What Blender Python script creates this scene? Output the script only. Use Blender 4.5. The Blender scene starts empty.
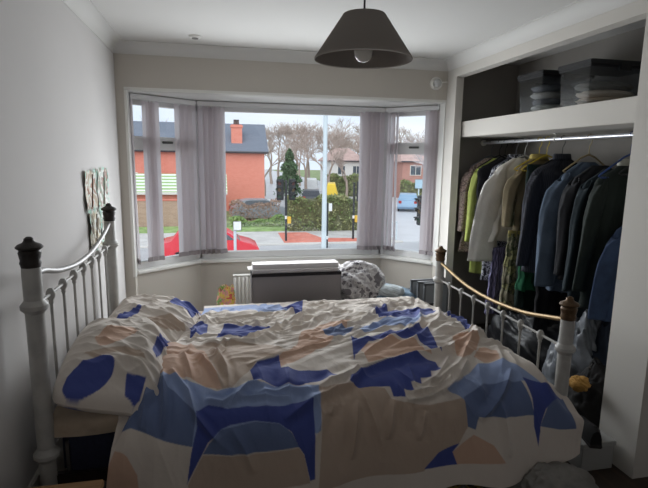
import bpy, bmesh, math, random
import numpy as np
from mathutils import Vector, Matrix
C = bpy.context.scene.collection
R = math.radians
PI = math.pi
rnd = random.Random(7)

# ------------------------------------------------------------------ materials
def srgb(r, g, b):
    f = lambda c: (c/255/12.92) if c/255 <= .04045 else ((c/255+.055)/1.055)**2.4
    return (f(r), f(g), f(b), 1)
def mat(name, col, rough=.6, metal=0, var=.0, vscale=8, bump=0, bscale=60, trans=0, emis=0, stretch=None, col2=None, spec=.4):
    m = bpy.data.materials.new(name); m.use_nodes = True
    nt = m.node_tree; N = nt.nodes; L = nt.links
    b = N['Principled BSDF']
    b.inputs['Roughness'].default_value = rough; b.inputs['Metallic'].default_value = metal
    b.inputs['Specular IOR Level'].default_value = spec
    b.inputs['Base Color'].default_value = col
    if var or bump:
        tc = N.new('ShaderNodeTexCoord'); mp = N.new('ShaderNodeMapping')
        if stretch: mp.inputs['Scale'].default_value = stretch
        L.new(tc.outputs['Object'], mp.inputs['Vector'])
    if var:
        n = N.new('ShaderNodeTexNoise'); n.inputs['Scale'].default_value = vscale; n.inputs['Detail'].default_value = 5
        L.new(mp.outputs['Vector'], n.inputs['Vector'])
        r = N.new('ShaderNodeValToRGB')
        c2 = col2 or tuple(c*(1+var) for c in col[:3])+(1,)
        c1 = tuple(c*(1-var) for c in col[:3])+(1,) if not col2 else col
        r.color_ramp.elements[0].position = .35; r.color_ramp.elements[1].position = .65
        r.color_ramp.elements[0].color = c1; r.color_ramp.elements[1].color = c2
        L.new(n.outputs['Fac'], r.inputs['Fac']); L.new(r.outputs['Color'], b.inputs['Base Color'])
    if bump:
        n2 = N.new('ShaderNodeTexNoise'); n2.inputs['Scale'].default_value = bscale; n2.inputs['Detail'].default_value = 4
        L.new(mp.outputs['Vector'], n2.inputs['Vector'])
        bp = N.new('ShaderNodeBump'); bp.inputs['Strength'].default_value = bump; bp.inputs['Distance'].default_value = .01
        L.new(n2.outputs['Fac'], bp.inputs['Height']); L.new(bp.outputs['Normal'], b.inputs['Normal'])
    if trans:
        t = N.new('ShaderNodeBsdfTranslucent'); t.inputs['Color'].default_value = col
        mx = N.new('ShaderNodeMixShader'); mx.inputs['Fac'].default_value = trans
        L.new(b.outputs['BSDF'], mx.inputs[1]); L.new(t.outputs['BSDF'], mx.inputs[2])
        L.new(mx.outputs[0], N['Material Output'].inputs['Surface'])
    return m
def glass_mat(name, tint=(1, 1, 1, 1), refl=.04, rough=0.02):
    m = bpy.data.materials.new(name); m.use_nodes = True
    nt = m.node_tree; N = nt.nodes; L = nt.links
    t = N.new('ShaderNodeBsdfTransparent'); t.inputs['Color'].default_value = tint
    g = N.new('ShaderNodeBsdfGlossy'); g.inputs['Roughness'].default_value = rough
    mx = N.new('ShaderNodeMixShader'); mx.inputs['Fac'].default_value = refl
    L.new(t.outputs[0], mx.inputs[1]); L.new(g.outputs[0], mx.inputs[2])
    L.new(mx.outputs[0], N['Material Output'].inputs['Surface'])
    return m
def brick_mat(name, c1, c2, mortar, scale=1, bw=.22, bh=.075):
    m = bpy.data.materials.new(name); m.use_nodes = True
    nt = m.node_tree; N = nt.nodes; L = nt.links; b = N['Principled BSDF']
    tc = N.new('ShaderNodeTexCoord'); sp = N.new('ShaderNodeSeparateXYZ'); ad = N.new('ShaderNodeMath'); cb = N.new('ShaderNodeCombineXYZ')
    L.new(tc.outputs['Object'], sp.inputs[0]); L.new(sp.outputs[0], ad.inputs[0]); L.new(sp.outputs[1], ad.inputs[1])
    L.new(ad.outputs[0], cb.inputs[0]); L.new(sp.outputs[2], cb.inputs[1])
    br = N.new('ShaderNodeTexBrick'); br.inputs['Color1'].default_value = c1; br.inputs['Color2'].default_value = c2
    br.inputs['Mortar'].default_value = mortar; br.inputs['Scale'].default_value = scale
    br.inputs['Brick Width'].default_value = bw; br.inputs['Row Height'].default_value = bh; br.inputs['Mortar Size'].default_value = .008
    L.new(cb.outputs[0], br.inputs['Vector']); L.new(br.outputs['Color'], b.inputs['Base Color'])
    b.inputs['Roughness'].default_value = .9
    return m
def attr_mat(name, rough=.85, sheen=.15, bump=.25, bscale=260, trans=.0):
    m = bpy.data.materials.new(name); m.use_nodes = True
    nt = m.node_tree; N = nt.nodes; L = nt.links; b = N['Principled BSDF']
    a = N.new('ShaderNodeVertexColor'); a.layer_name = 'print'
    L.new(a.outputs['Color'], b.inputs['Base Color'])
    b.inputs['Roughness'].default_value = rough; b.inputs['Specular IOR Level'].default_value = .25
    b.inputs['Sheen Weight'].default_value = sheen
    tc = N.new('ShaderNodeTexCoord')
    n2 = N.new('ShaderNodeTexNoise'); n2.inputs['Scale'].default_value = 38; n2.inputs['Detail'].default_value = 6
    L.new(tc.outputs['Object'], n2.inputs['Vector'])
    bp = N.new('ShaderNodeBump'); bp.inputs['Strength'].default_value = bump; bp.inputs['Distance'].default_value = .008
    L.new(n2.outputs['Fac'], bp.inputs['Height']); L.new(bp.outputs['Normal'], b.inputs['Normal'])
    return m
def stripe_mat(name, c1, c2, axis=0, scale=40, thr=.5, rough=.85, noise=0.0):
    m = bpy.data.materials.new(name); m.use_nodes = True
    nt = m.node_tree; N = nt.nodes; L = nt.links; b = N['Principled BSDF']
    tc = N.new('ShaderNodeTexCoord'); w = N.new('ShaderNodeTexWave'); w.bands_direction = 'XYZ'[axis]
    w.inputs['Scale'].default_value = scale; w.inputs['Distortion'].default_value = noise
    r = N.new('ShaderNodeValToRGB'); r.color_ramp.elements[0].position = thr-.08; r.color_ramp.elements[1].position = thr+.08
    r.color_ramp.elements[0].color = c1; r.color_ramp.elements[1].color = c2
    L.new(tc.outputs['Object'], w.inputs['Vector']); L.new(w.outputs['Fac'], r.inputs['Fac']); L.new(r.outputs['Color'], b.inputs['Base Color'])
    b.inputs['Roughness'].default_value = rough
    return m
def blotch_mat(name, cols, scale=25, rough=.9):
    m = bpy.data.materials.new(name); m.use_nodes = True
    nt = m.node_tree; N = nt.nodes; L = nt.links; b = N['Principled BSDF']
    tc = N.new('ShaderNodeTexCoord'); v = N.new('ShaderNodeTexNoise'); v.inputs['Scale'].default_value = scale; v.inputs['Detail'].default_value = 3
    r = N.new('ShaderNodeValToRGB'); r.color_ramp.interpolation = 'CONSTANT'
    n = len(cols)
    r.color_ramp.elements[0].position = 0; r.color_ramp.elements[0].color = cols[0]
    r.color_ramp.elements[1].position = .38; r.color_ramp.elements[1].color = cols[1]
    for i in range(2, n):
        e = r.color_ramp.elements.new(.38+.26*(i-1)/(n-1)); e.color = cols[i]
    L.new(tc.outputs['Object'], v.inputs['Vector']); L.new(v.outputs['Fac'], r.inputs['Fac']); L.new(r.outputs['Color'], b.inputs['Base Color'])
    b.inputs['Roughness'].default_value = rough
    return m

# ------------------------------------------------------------------ mesh builder
def wloc(o):
    v = Vector((0, 0, 0))
    while o: v += o.location; o = o.parent
    return v
class MB:
    def __init__(s): s.v = []; s.f = []
    def add(s, vs, fs):
        k = len(s.v); s.v += [tuple(map(float, p)) for p in vs]; s.f += [tuple(i+k for i in f) for f in fs]; return s
    def box(s, x0, x1, y0, y1, z0, z1):
        return s.add([(x0,y0,z0),(x1,y0,z0),(x1,y1,z0),(x0,y1,z0),(x0,y0,z1),(x1,y0,z1),(x1,y1,z1),(x0,y1,z1)],
                     [(0,3,2,1),(4,5,6,7),(0,1,5,4),(1,2,6,5),(2,3,7,6),(3,0,4,7)])
    def obox(s, c, ax, hx, hy, hz):      # box turned by ax about z
        ca, sa = math.cos(ax), math.sin(ax); vs = []
        for z in (-hz, hz):
            for x, y in ((-hx,-hy),(hx,-hy),(hx,hy),(-hx,hy)):
                vs.append((c[0]+x*ca-y*sa, c[1]+x*sa+y*ca, c[2]+z))
        return s.add(vs, [(0,3,2,1),(4,5,6,7),(0,1,5,4),(1,2,6,5),(2,3,7,6),(3,0,4,7)])
    def prism(s, poly, z0, z1):
        n = len(poly); vs = [(x,y,z0) for x,y in poly]+[(x,y,z1) for x,y in poly]
        return s.add(vs, [tuple(range(n-1,-1,-1)), tuple(range(n,2*n))]+[(i,(i+1)%n,(i+1)%n+n,i+n) for i in range(n)])
    def extr(s, pa, pb):                  # loft between two equal closed loops
        n = len(pa); return s.add(list(pa)+list(pb), [tuple(range(n-1,-1,-1)), tuple(range(n,2*n))]+[(i,(i+1)%n,(i+1)%n+n,i+n) for i in range(n)])
    def lathe(s, c, prof, n=20, axis='z'):
        vs = []; fs = []
        for r, z in prof:
            for k in range(n):
                a = 2*PI*k/n; x, y = r*math.cos(a), r*math.sin(a)
                p = {'z': (x,y,z), 'x': (z,x,y), 'y': (x,z,y)}[axis]
                vs.append((c[0]+p[0], c[1]+p[1], c[2]+p[2]))
        m = len(prof)
        for i in range(m-1):
            for k in range(n): fs.append((i*n+k, i*n+(k+1)%n, (i+1)*n+(k+1)%n, (i+1)*n+k))
        if prof[0][0] > 1e-5: fs.append(tuple(range(n-1,-1,-1)))
        if prof[-1][0] > 1e-5: fs.append(tuple((m-1)*n+k for k in range(n)))
        return s.add(vs, fs)
    def tube(s, pts, r, n=8, caps=True):
        pts = [Vector(p) for p in pts]; m = len(pts); rs = r if isinstance(r, (list, tuple)) else [r]*m
        vs = []; fs = []; up = None
        for i, p in enumerate(pts):
            t = (pts[min(i+1,m-1)]-pts[max(i-1,0)]); t = t.normalized() if t.length > 1e-9 else Vector((0,0,1))
            if up is None: up = t.orthogonal().normalized()
            u = (up-t*up.dot(t)); u = u.normalized() if u.length > 1e-6 else t.orthogonal().normalized(); up = u
            w = t.cross(u)
            for k in range(n):
                a = 2*PI*k/n; vs.append(p+(u*math.cos(a)+w*math.sin(a))*rs[i])
        for i in range(m-1):
            for k in range(n): fs.append((i*n+k, i*n+(k+1)%n, (i+1)*n+(k+1)%n, (i+1)*n+k))
        if caps and n > 2: fs.append(tuple(range(n-1,-1,-1))); fs.append(tuple((m-1)*n+k for k in range(n)))
        return s.add(vs, fs)
    def ball(s, c, r, nu=16, nv=10):
        rx, ry, rz = r if isinstance(r, (list, tuple)) else (r,)*3
        return s.add(*[(lambda o: (o.v, o.f))(MB().lathe((0,0,0), [(max(1e-6,math.sin(PI*j/nv)), -math.cos(PI*j/nv)) for j in range(nv+1)], nu))][0]) if False else s._ball(c, rx, ry, rz, nu, nv)
    def _ball(s, c, rx, ry, rz, nu, nv):
        vs = [(c[0],c[1],c[2]-rz)]; fs = []
        for j in range(1, nv):
            for k in range(nu):
                a = 2*PI*k/nu; q = PI*j/nv
                vs.append((c[0]+rx*math.sin(q)*math.cos(a), c[1]+ry*math.sin(q)*math.sin(a), c[2]-rz*math.cos(q)))
        vs.append((c[0],c[1],c[2]+rz))
        for k in range(nu): fs.append((0, 1+(k+1)%nu, 1+k))
        for j in range(nv-2):
            for k in range(nu): fs.append((1+j*nu+k, 1+j*nu+(k+1)%nu, 1+(j+1)*nu+(k+1)%nu, 1+(j+1)*nu+k))
        e = len(vs)-1
        for k in range(nu): fs.append((e, 1+(nv-2)*nu+k, 1+(nv-2)*nu+(k+1)%nu))
        return s.add(vs, fs)
    def grid(s, G, loop=False):
        G = np.asarray(G); m, n = G.shape[:2]; fs = []
        for i in range(m-1):
            for j in range(n-(0 if loop else 1)):
                j2 = (j+1) % n; fs.append((i*n+j, (i+1)*n+j, (i+1)*n+j2, i*n+j2))
        return s.add(G.reshape(-1,3).tolist(), fs)
    def build(s, name, m, parent=None, label=None, kind=None, smooth=True, bevel=0, ang=35, local=False):
        me = bpy.data.meshes.new(name)
        off = Vector((0,0,0)) if (local or parent is None) else wloc(parent)
        me.from_pydata([tuple(Vector(p)-off) for p in s.v], [], s.f); me.update()
        if bevel:
            bm = bmesh.new(); bm.from_mesh(me); bmesh.ops.remove_doubles(bm, verts=bm.verts, dist=1e-6)
            es = [e for e in bm.edges if len(e.link_faces) == 2 and e.calc_face_angle(0) > R(40)]
            bmesh.ops.bevel(bm, geom=es, offset=bevel, segments=2, affect='EDGES', clamp_overlap=True); bm.to_mesh(me); bm.free()
        if smooth:
            me.polygons.foreach_set('use_smooth', [True]*len(me.polygons)); me.set_sharp_from_angle(angle=R(ang))
        me.materials.append(m)
        o = bpy.data.objects.new(name, me); C.objects.link(o)
        if parent is not None: o.parent = parent
        if label: o['label'] = label
        if kind: o['kind'] = kind
        return o
def tag(o, label, cat, group=None, kind=None):
    o['label'] = label; o['category'] = cat
    if group: o['group'] = group
    if kind: o['kind'] = kind
    return o
def thing(name, label, cat, loc=(0,0,0), rz=0, group=None):
    o = bpy.data.objects.new(name, None); C.objects.link(o); o.location = loc; o.rotation_euler = (0,0,rz); o.empty_display_size = .05
    return tag(o, label, cat, group)
def copy_tree(o, parent=None):
    c = o.copy(); C.objects.link(c)
    if parent: c.parent = parent
    for ch in [x for x in bpy.data.objects if x.parent == o]: copy_tree(ch, c)
    return c
def struct(name, mb, m, parent=None, **k):
    return mb.build(name, m, parent, kind='structure', **k)

# smooth value noise on numpy arrays
def vnoise(x, y, seed=0):
    x = np.asarray(x, float); y = np.asarray(y, float)
    xi = np.floor(x).astype(np.int64); yi = np.floor(y).astype(np.int64); xf = x-xi; yf = y-yi
    def h(a, b):
        n = (a*374761393+b*668265263+seed*974711) & 0x7fffffff
        n = ((n ^ (n >> 13))*1274126177) & 0x7fffffff
        return ((n ^ (n >> 16)) & 0xffff)/65535.
    u = xf*xf*(3-2*xf); v = yf*yf*(3-2*yf)
    return (h(xi,yi)*(1-u)+h(xi+1,yi)*u)*(1-v)+(h(xi,yi+1)*(1-u)+h(xi+1,yi+1)*u)*v
def ridged(x, y, seed=0, o=3):
    s = 0; a = 1; t = 0
    for k in range(o):
        s = s+a*(1-np.abs(2*vnoise(x*2**k, y*2**k, seed+k*7)-1)); t += a; a *= .5
    return s/t
def inpoly(px, py, poly):
    ins = np.zeros(px.shape, bool); n = len(poly); j = n-1
    for i in range(n):
        xi, yi = poly[i]; xj, yj = poly[j]
        if yi != yj:
            c = ((yi > py) != (yj > py)) & (px < (xj-xi)*(py-yi)/(yj-yi)+xi); ins ^= c
        j = i
    return ins
def polydist(px, py, line):
    best = np.full(px.shape, 1e9); end = np.zeros(px.shape)
    L = [math.dist(line[i], line[i+1]) for i in range(len(line)-1)]; T = sum(L); acc = 0
    for i in range(len(line)-1):
        ax, ay = line[i]; bx, by = line[i+1]; dx, dy = bx-ax, by-ay; q = dx*dx+dy*dy+1e-12
        t = np.clip(((px-ax)*dx+(py-ay)*dy)/q, 0, 1); d = np.hypot(px-ax-t*dx, py-ay-t*dy)
        m = d < best; best = np.where(m, d, best); end = np.where(m, (acc+t*L[i])/T, end); acc += L[i]
    return best, end
def np_mesh(name, G, m, parent=None, colors=None, loop=False, flip=False, label=None):
    G = np.asarray(G); a, b = G.shape[:2]
    if parent is not None: G = G-np.array(wloc(parent))
    me = bpy.data.meshes.new(name)
    i, j = np.meshgrid(np.arange(a-1), np.arange(b if loop else b-1), indexing='ij')
    j2 = (j+1) % b
    q = np.stack([i*b+j, (i+1)*b+j, (i+1)*b+j2, i*b+j2], -1).reshape(-1, 4)
    if flip: q = q[:, ::-1]
    me.vertices.add(a*b); me.vertices.foreach_set('co', G.reshape(-1).astype(np.float32))
    me.loops.add(len(q)*4); me.loops.foreach_set('vertex_index', q.reshape(-1).astype(np.int32))
    me.polygons.add(len(q)); me.polygons.foreach_set('loop_start', np.arange(0, len(q)*4, 4, dtype=np.int32))
    me.update(calc_edges=True)
    me.polygons.foreach_set('use_smooth', np.ones(len(q), bool))
    if colors is not None:
        at = me.color_attributes.new('print', 'FLOAT_COLOR', 'POINT')
        at.data.foreach_set('color', np.asarray(colors, np.float32).reshape(-1))
    me.materials.append(m)
    o = bpy.data.objects.new(name, me); C.objects.link(o)
    if parent is not None: o.parent = parent
    if label: o['label'] = label
    return o

# ------------------------------------------------------------------ camera
CAM_H, CF, CP, CY, CR = 1.5553, 497.98, .1682, .2126, .0141
def cam_axes():
    c, s = math.cos(CY), math.sin(CY); cp, sp = math.cos(CP), math.sin(CP); cr, sr = math.cos(CR), math.sin(CR)
    r0 = Vector((c,-s,0)); u0 = Vector((s*sp, c*sp, cp)); F = Vector((s*cp, c*cp, -sp))
    return r0*cr+u0*sr, u0*cr-r0*sr, F
RX, UX, FX = cam_axes()
cam = bpy.data.cameras.new('camera'); co = bpy.data.objects.new('camera', cam); C.objects.link(co)
cam.sensor_width = 36; cam.lens = CF/648*36; cam.clip_start = .02; cam.clip_end = 500
M = Matrix(((RX.x, UX.x, -FX.x, 0), (RX.y, UX.y, -FX.y, 0), (RX.z, UX.z, -FX.z, CAM_H), (0,0,0,1)))
co.matrix_world = M
bpy.context.scene.camera = co
def at(px, py, y):          # the point at depth y (towards the street) that the photo shows at (px, py)
    d = FX*CF+RX*(px-324)-UX*(py-244); return Vector((0,0,CAM_H))+d*(y/d.y)

# ------------------------------------------------------------------ palette
M_wall = mat('wall_paint', srgb(204,201,199), .85, bump=.06, bscale=180, var=.015, vscale=1.5)
M_wallw = mat('window_wall_paint', srgb(195,189,180), .85, bump=.06, bscale=180)
M_ceil = mat('ceiling_paint', srgb(214,213,210), .9)
M_white = mat('white_gloss', srgb(226,225,220), .35)
M_upvc = mat('upvc', srgb(222,222,222), .3)
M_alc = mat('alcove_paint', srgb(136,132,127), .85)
M_pier = mat('pier_paint', srgb(205,201,194), .8)
M_floor = stripe_mat('floor_boards', srgb(66,50,38), srgb(52,40,31), 0, 3.2, .1, .5, 2)
M_iron = mat('white_iron', srgb(168,166,162), .45, var=.08, vscale=20, bump=.05, bscale=90)
M_grey_iron = mat('grey_iron', srgb(150,148,146), .4, .2)
M_fin = mat('dark_finial', srgb(48,44,42), .45, .5, bump=.2, bscale=120)
M_brass = mat('brass', srgb(150,126,90), .42, .6, var=.08, vscale=30)
M_bronze = mat('aged_brass', srgb(92,72,52), .45, .6, var=.2, vscale=40, bump=.2, bscale=120)
# ---- duvet base surface: grid over (u along the bed, t across it from the far edge to the near hem)
def crom(pts, n):
    pts = np.array(pts, float)
    P = np.vstack([2*pts[0]-pts[1], pts, 2*pts[-1]-pts[-2]])
    out = []
    for i in range(1, len(P)-2):
        for k in range(n):
            t = k/n
            a, b, c, d = P[i-1], P[i], P[i+1], P[i+2]
            out.append(.5*((2*b)+(c-a)*t+(2*a-5*b+4*c-d)*t*t+(3*b-a-3*c+d)*t**3))
    out.append(P[-2])
    return np.array(out)
def resample(pts, n):
    d = np.r_[0, np.cumsum(np.linalg.norm(np.diff(pts, axis=0), axis=1))]
    s = np.linspace(0, d[-1], n)
    return np.stack([np.interp(s, d, pts[:, k]) for k in range(pts.shape[1])], 1)
DUV_SEC = [(3.37, .39), (3.36, .49), (3.30, .560), (3.18, .598), (2.9, .620), (2.5, .635), (2.2, .635), (2.02, .62),
           (1.90, .575), (1.835, .49), (1.81, .38), (1.795, .26), (1.785, .135)]
def smooth01(x):
    x = np.clip(x, 0, 1)
    return x*x*(3-2*x)
def duvet_grid(nu, nt):
    sec = resample(crom(DUV_SEC, 12), nt)
    t = np.linspace(0, 1, nt)
    # head-side and foot-side edges of the cover as functions of t
    ys = sec[:, 0]
    x0 = np.interp(t, [0, .12, .3, .45, .55, .62, .72, .85, 1], [-.10, -.10, -.15, -.24, -.31, -.345, -.385, -.42, -.45])
    x1 = np.interp(t, [0, .1, .3, .5, .6, .68, .78, .9, 1], [1.49, 1.50, 1.51, 1.51, 1.515, 1.55, 1.60, 1.63, 1.63])
    s = np.linspace(0, 1, nu)
    U = x0[None, :]*(1-s[:, None])+x1[None, :]*s[:, None]
    Y = np.repeat(ys[None, :], nu, 0)
    Zc = np.repeat(sec[:, 1][None, :], nu, 0)
    top = smooth01((Zc-.30)/.25)
    # falls away towards the foot rail, and a soft lip at the head end
    dr = x1[None, :]-U
    Zc = Zc - .13*top*(1-smooth01(dr/.16))
    dl = U-x0[None, :]
    Zc = Zc - .05*top*(1-smooth01(dl/.07))
    # the sleeper's hollow and the bunched ridge
    Zc = Zc + top*(.035*np.exp(-((U-1.15)/.38)**2-((Y-2.35)/.35)**2) - .02*np.exp(-((U-.2)/.3)**2-((Y-2.75)/.3)**2)
                   + .03*np.exp(-((U-.0)/.18)**2-((Y-2.25)/.25)**2)
                   + .055*np.exp(-((U+.25)/.12)**2-((Y-2.2)/.28)**2))
    Zc = Zc - .018*top*smooth01((.4-U)/.3)*smooth01((Y-3.0)/.2)
    # hem sways towards the foot, lower at the head end
    low = smooth01((.55-Zc)/.4)
    Zc = Zc + low*np.interp(U, [-.5, .3, .75, 1.3, 1.5, 1.65], [-.02, -.02, .015, .02, .04, .10])
    # corner at the foot folds round the post
    Y = Y + low*.05*smooth01((U-1.42)/.2)
    return U, t, np.stack([U, Y, Zc], -1)
def pillow_surface(A, B, c, size, rot, tilt, roll, droop, wr):
    L, W_, Tk = size
    pro = (np.clip(1-np.abs(A)**3, 0, 1)*np.clip(1-np.abs(B)**3, 0, 1))**.5
    edge = np.clip(1-np.maximum(np.abs(A), np.abs(B)), 0, 1)
    x = A*L/2*(1-.07*(1-np.abs(A)**2)*np.abs(B)**6); y = B*W_/2*(1-.07*(1-np.abs(B)**2)*np.abs(A)**6)
    sq_ = 1-.10*np.abs(A*B)**5; x = x*sq_; y = y*sq_
    dr_ = droop*smooth01((-B-.25)/.75)+1.25*droop*smooth01((A-.25)/.7)
    zt = pro*Tk*.66+wr*smooth01(edge*6)-dr_; zb = -pro*Tk*.30-dr_
    def rz(P):
        (cx, sx), (cy, sy), (cz, sz) = [(math.cos(v), math.sin(v)) for v in (roll, tilt, rot)]
        X, Y, Z = P
        Y, Z = Y*cx-Z*sx, Y*sx+Z*cx
        X, Z = X*cy+Z*sy, -X*sy+Z*cy
        X, Y = X*cz-Y*sz, X*sz+Y*cz
        return np.stack([X+c[0], Y+c[1], Z+c[2]], -1)
    return x, y, rz((x, y, zt)), rz((x, y, zb))
PIL_NEAR = dict(c=(-.415, 2.245, .655), size=(.47, .70, .21), rot=math.radians(3), tilt=math.radians(14), roll=0, droop=.06)
PIL_FAR = dict(c=(-.37, 2.955, .585), size=(.52, .66, .17), rot=math.radians(-3), tilt=math.radians(8), roll=0, droop=.02)
DUV_POLYS = [
    ('tan', [(0.404, 0.747), (0.544, 0.749), (0.692, 0.767), (0.711, 0.79), (0.761, 0.8), (0.875, 0.811), (0.993, 0.807), (1.047, 0.803), (1.046, 0.866), (1.002, 0.904), (0.909, 0.916), (0.836, 0.947), (0.377, 0.95), (0.397, 0.84)]),
    ('tan', [(-0.133, 0.547), (0.047, 0.535), (0.203, 0.543), (0.328, 0.595), (0.273, 0.622), (0.161, 0.654), (0.115, 0.691), (0.044, 0.738), (-0.017, 0.743), (-0.067, 0.686)]),
    ('peach', [(-0.347, 0.572), (-0.305, 0.515), (-0.142, 0.549), (-0.071, 0.586), (-0.038, 0.666), (0.003, 0.741), (-0.065, 0.731), (-0.127, 0.706), (-0.2, 0.698), (-0.245, 0.712), (-0.264, 0.66)]),
    ('sky', [(-0.373, 0.798), (-0.342, 0.746), (-0.312, 0.698), (-0.256, 0.697), (-0.188, 0.699), (-0.098, 0.722), (-0.017, 0.745), (0.052, 0.738), (0.12, 0.723), (0.244, 0.736), (0.409, 0.744), (0.393, 0.837), (0.372, 0.841), (0.108, 0.816), (-0.115, 0.844), (-0.218, 0.831)]),
    ('denim', [(-0.373, 0.798), (-0.342, 0.746), (-0.312, 0.698), (-0.256, 0.697), (-0.211, 0.729), (-0.162, 0.751), (-0.099, 0.79), (-0.115, 0.844), (-0.218, 0.831)]),  # head end of the sky shape above, its shade painted in as darker blue
    ('royal', [(-0.099, 0.785), (-0.053, 0.773), (0.025, 0.784), (0.104, 0.781), (0.229, 0.785), (0.371, 0.779), (0.368, 0.839), (0.364, 0.925), (0.344, 0.927), (0.321, 0.877), (0.301, 0.863), (0.274, 0.835), (0.224, 0.817), (0.129, 0.809), (0.031, 0.814), (-0.004, 0.82), (-0.055, 0.841), (-0.102, 0.879), (-0.137, 0.908), (-0.119, 0.856), (-0.095, 0.811)]),
    ('denim', [(-0.005, 0.821), (0.129, 0.811), (0.224, 0.818), (0.274, 0.836), (0.301, 0.863), (0.152, 0.867), (0.035, 0.868), (-0.075, 0.859), (-0.051, 0.842)]),
    ('tan', [(-0.075, 0.861), (0.035, 0.87), (0.152, 0.869), (0.301, 0.865), (0.321, 0.879), (0.344, 0.931), (0.102, 0.94), (-0.127, 0.936), (-0.133, 0.909), (-0.098, 0.879)]),
    ('peach', [(-0.4, 0.821), (-0.351, 0.853), (-0.318, 0.885), (-0.313, 0.925), (-0.467, 0.915)]),
    ('sky', [(-0.106, 0.1), (0.235, 0.08), (0.418, 0.186), (0.56, 0.084), (0.506, 0.237), (0.398, 0.234), (0.253, 0.238), (0.141, 0.189), (-0.132, 0.174)]),
    ('royal', [(0.374, 0.207), (0.459, 0.159), (0.562, 0.114), (0.49, 0.303), (0.447, 0.241)]),
    ('royal', [(-0.021, 0.476), (0.023, 0.36), (0.257, 0.373), (0.38, 0.344), (0.22, 0.419), (0.138, 0.467)]),
    ('royal', [(-0.161, 0.287), (-0.066, 0.35), (-0.068, 0.419), (-0.152, 0.46)]),
    ('peach', [(0.431, 0.453), (0.624, 0.388), (0.756, 0.366), (0.659, 0.49), (0.538, 0.571), (0.377, 0.639), (0.255, 0.676), (0.25, 0.638), (0.328, 0.595), (0.381, 0.553)]),
    ('denim', [(0.535, 0.47), (0.606, 0.426), (0.665, 0.446), (0.718, 0.474), (0.627, 0.518), (0.553, 0.515)]),
    ('sky', [(0.709, 0.49), (0.929, 0.419), (1.069, 0.405), (1.204, 0.423), (1.044, 0.501), (0.875, 0.496), (0.755, 0.515)]),
    ('royal', [(0.941, 0.291), (1.062, 0.234), (1.045, 0.303), (1.195, 0.292), (1.328, 0.305), (1.322, 0.347), (1.119, 0.427), (0.983, 0.404), (0.926, 0.381)]),
    ('peach', [(0.674, 0.595), (0.849, 0.584), (0.964, 0.608), (0.987, 0.677), (0.903, 0.668), (0.773, 0.681), (0.674, 0.685)]),
    ('royal', [(0.672, 0.525), (0.692, 0.565), (0.79, 0.545), (0.892, 0.526), (0.974, 0.55), (1.061, 0.514), (1.078, 0.559), (1.042, 0.673), (1.0, 0.64), (0.973, 0.598), (0.858, 0.572), (0.733, 0.584), (0.645, 0.626), (0.611, 0.66)]),
    ('royal', [(0.561, 0.726), (0.657, 0.704), (0.9, 0.672), (0.988, 0.697), (0.982, 0.732), (0.933, 0.732), (0.923, 0.749), (0.871, 0.749), (0.865, 0.763), (0.816, 0.76), (0.818, 0.778), (0.774, 0.774), (0.77, 0.791), (0.722, 0.786), (0.717, 0.764), (0.579, 0.76), (0.544, 0.745)]),
    ('royal', [(0.125, 0.684), (0.16, 0.658), (0.267, 0.627), (0.264, 0.676), (0.358, 0.69), (0.469, 0.698), (0.504, 0.722), (0.342, 0.738), (0.24, 0.736), (0.137, 0.718)]),
    ('royal', [(1.34, 0.376), (1.437, 0.375), (1.44, 0.458), (1.446, 0.505), (1.312, 0.54)]),
    ('peach', [(1.173, 0.595), (1.285, 0.564), (1.321, 0.605), (1.218, 0.676), (1.108, 0.71), (1.118, 0.67)]),
    ('peach', [(1.264, 0.654), (1.326, 0.679), (1.299, 0.715), (1.208, 0.722), (1.181, 0.699)]),
    ('sky', [(0.963, 0.785), (1.044, 0.766), (1.167, 0.727), (1.32, 0.716), (1.364, 0.744), (1.429, 0.787), (1.334, 0.78), (1.149, 0.78), (1.035, 0.808), (1.004, 0.795)]),
    ('denim', [(1.037, 0.804), (1.151, 0.778), (1.334, 0.78), (1.357, 0.819), (1.367, 0.856), (1.095, 0.845), (1.079, 0.873), (1.046, 0.866)]),
    ('royal', [(1.346, 0.773), (1.434, 0.788), (1.549, 0.791), (1.429, 0.846), (1.396, 0.884), (1.391, 0.937), (1.366, 0.882), (1.363, 0.817)]),
    ('denim', [(1.441, 0.84), (1.555, 0.785), (1.586, 0.917), (1.396, 0.884)]),
    ('royal', [(0.836, 0.943), (0.905, 0.914), (1.007, 0.901), (0.974, 0.92), (0.998, 0.953)]),
    ('peach', [(0.974, 0.92), (1.069, 0.883), (1.159, 0.909), (1.213, 0.948), (0.998, 0.953)]),
]
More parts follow.
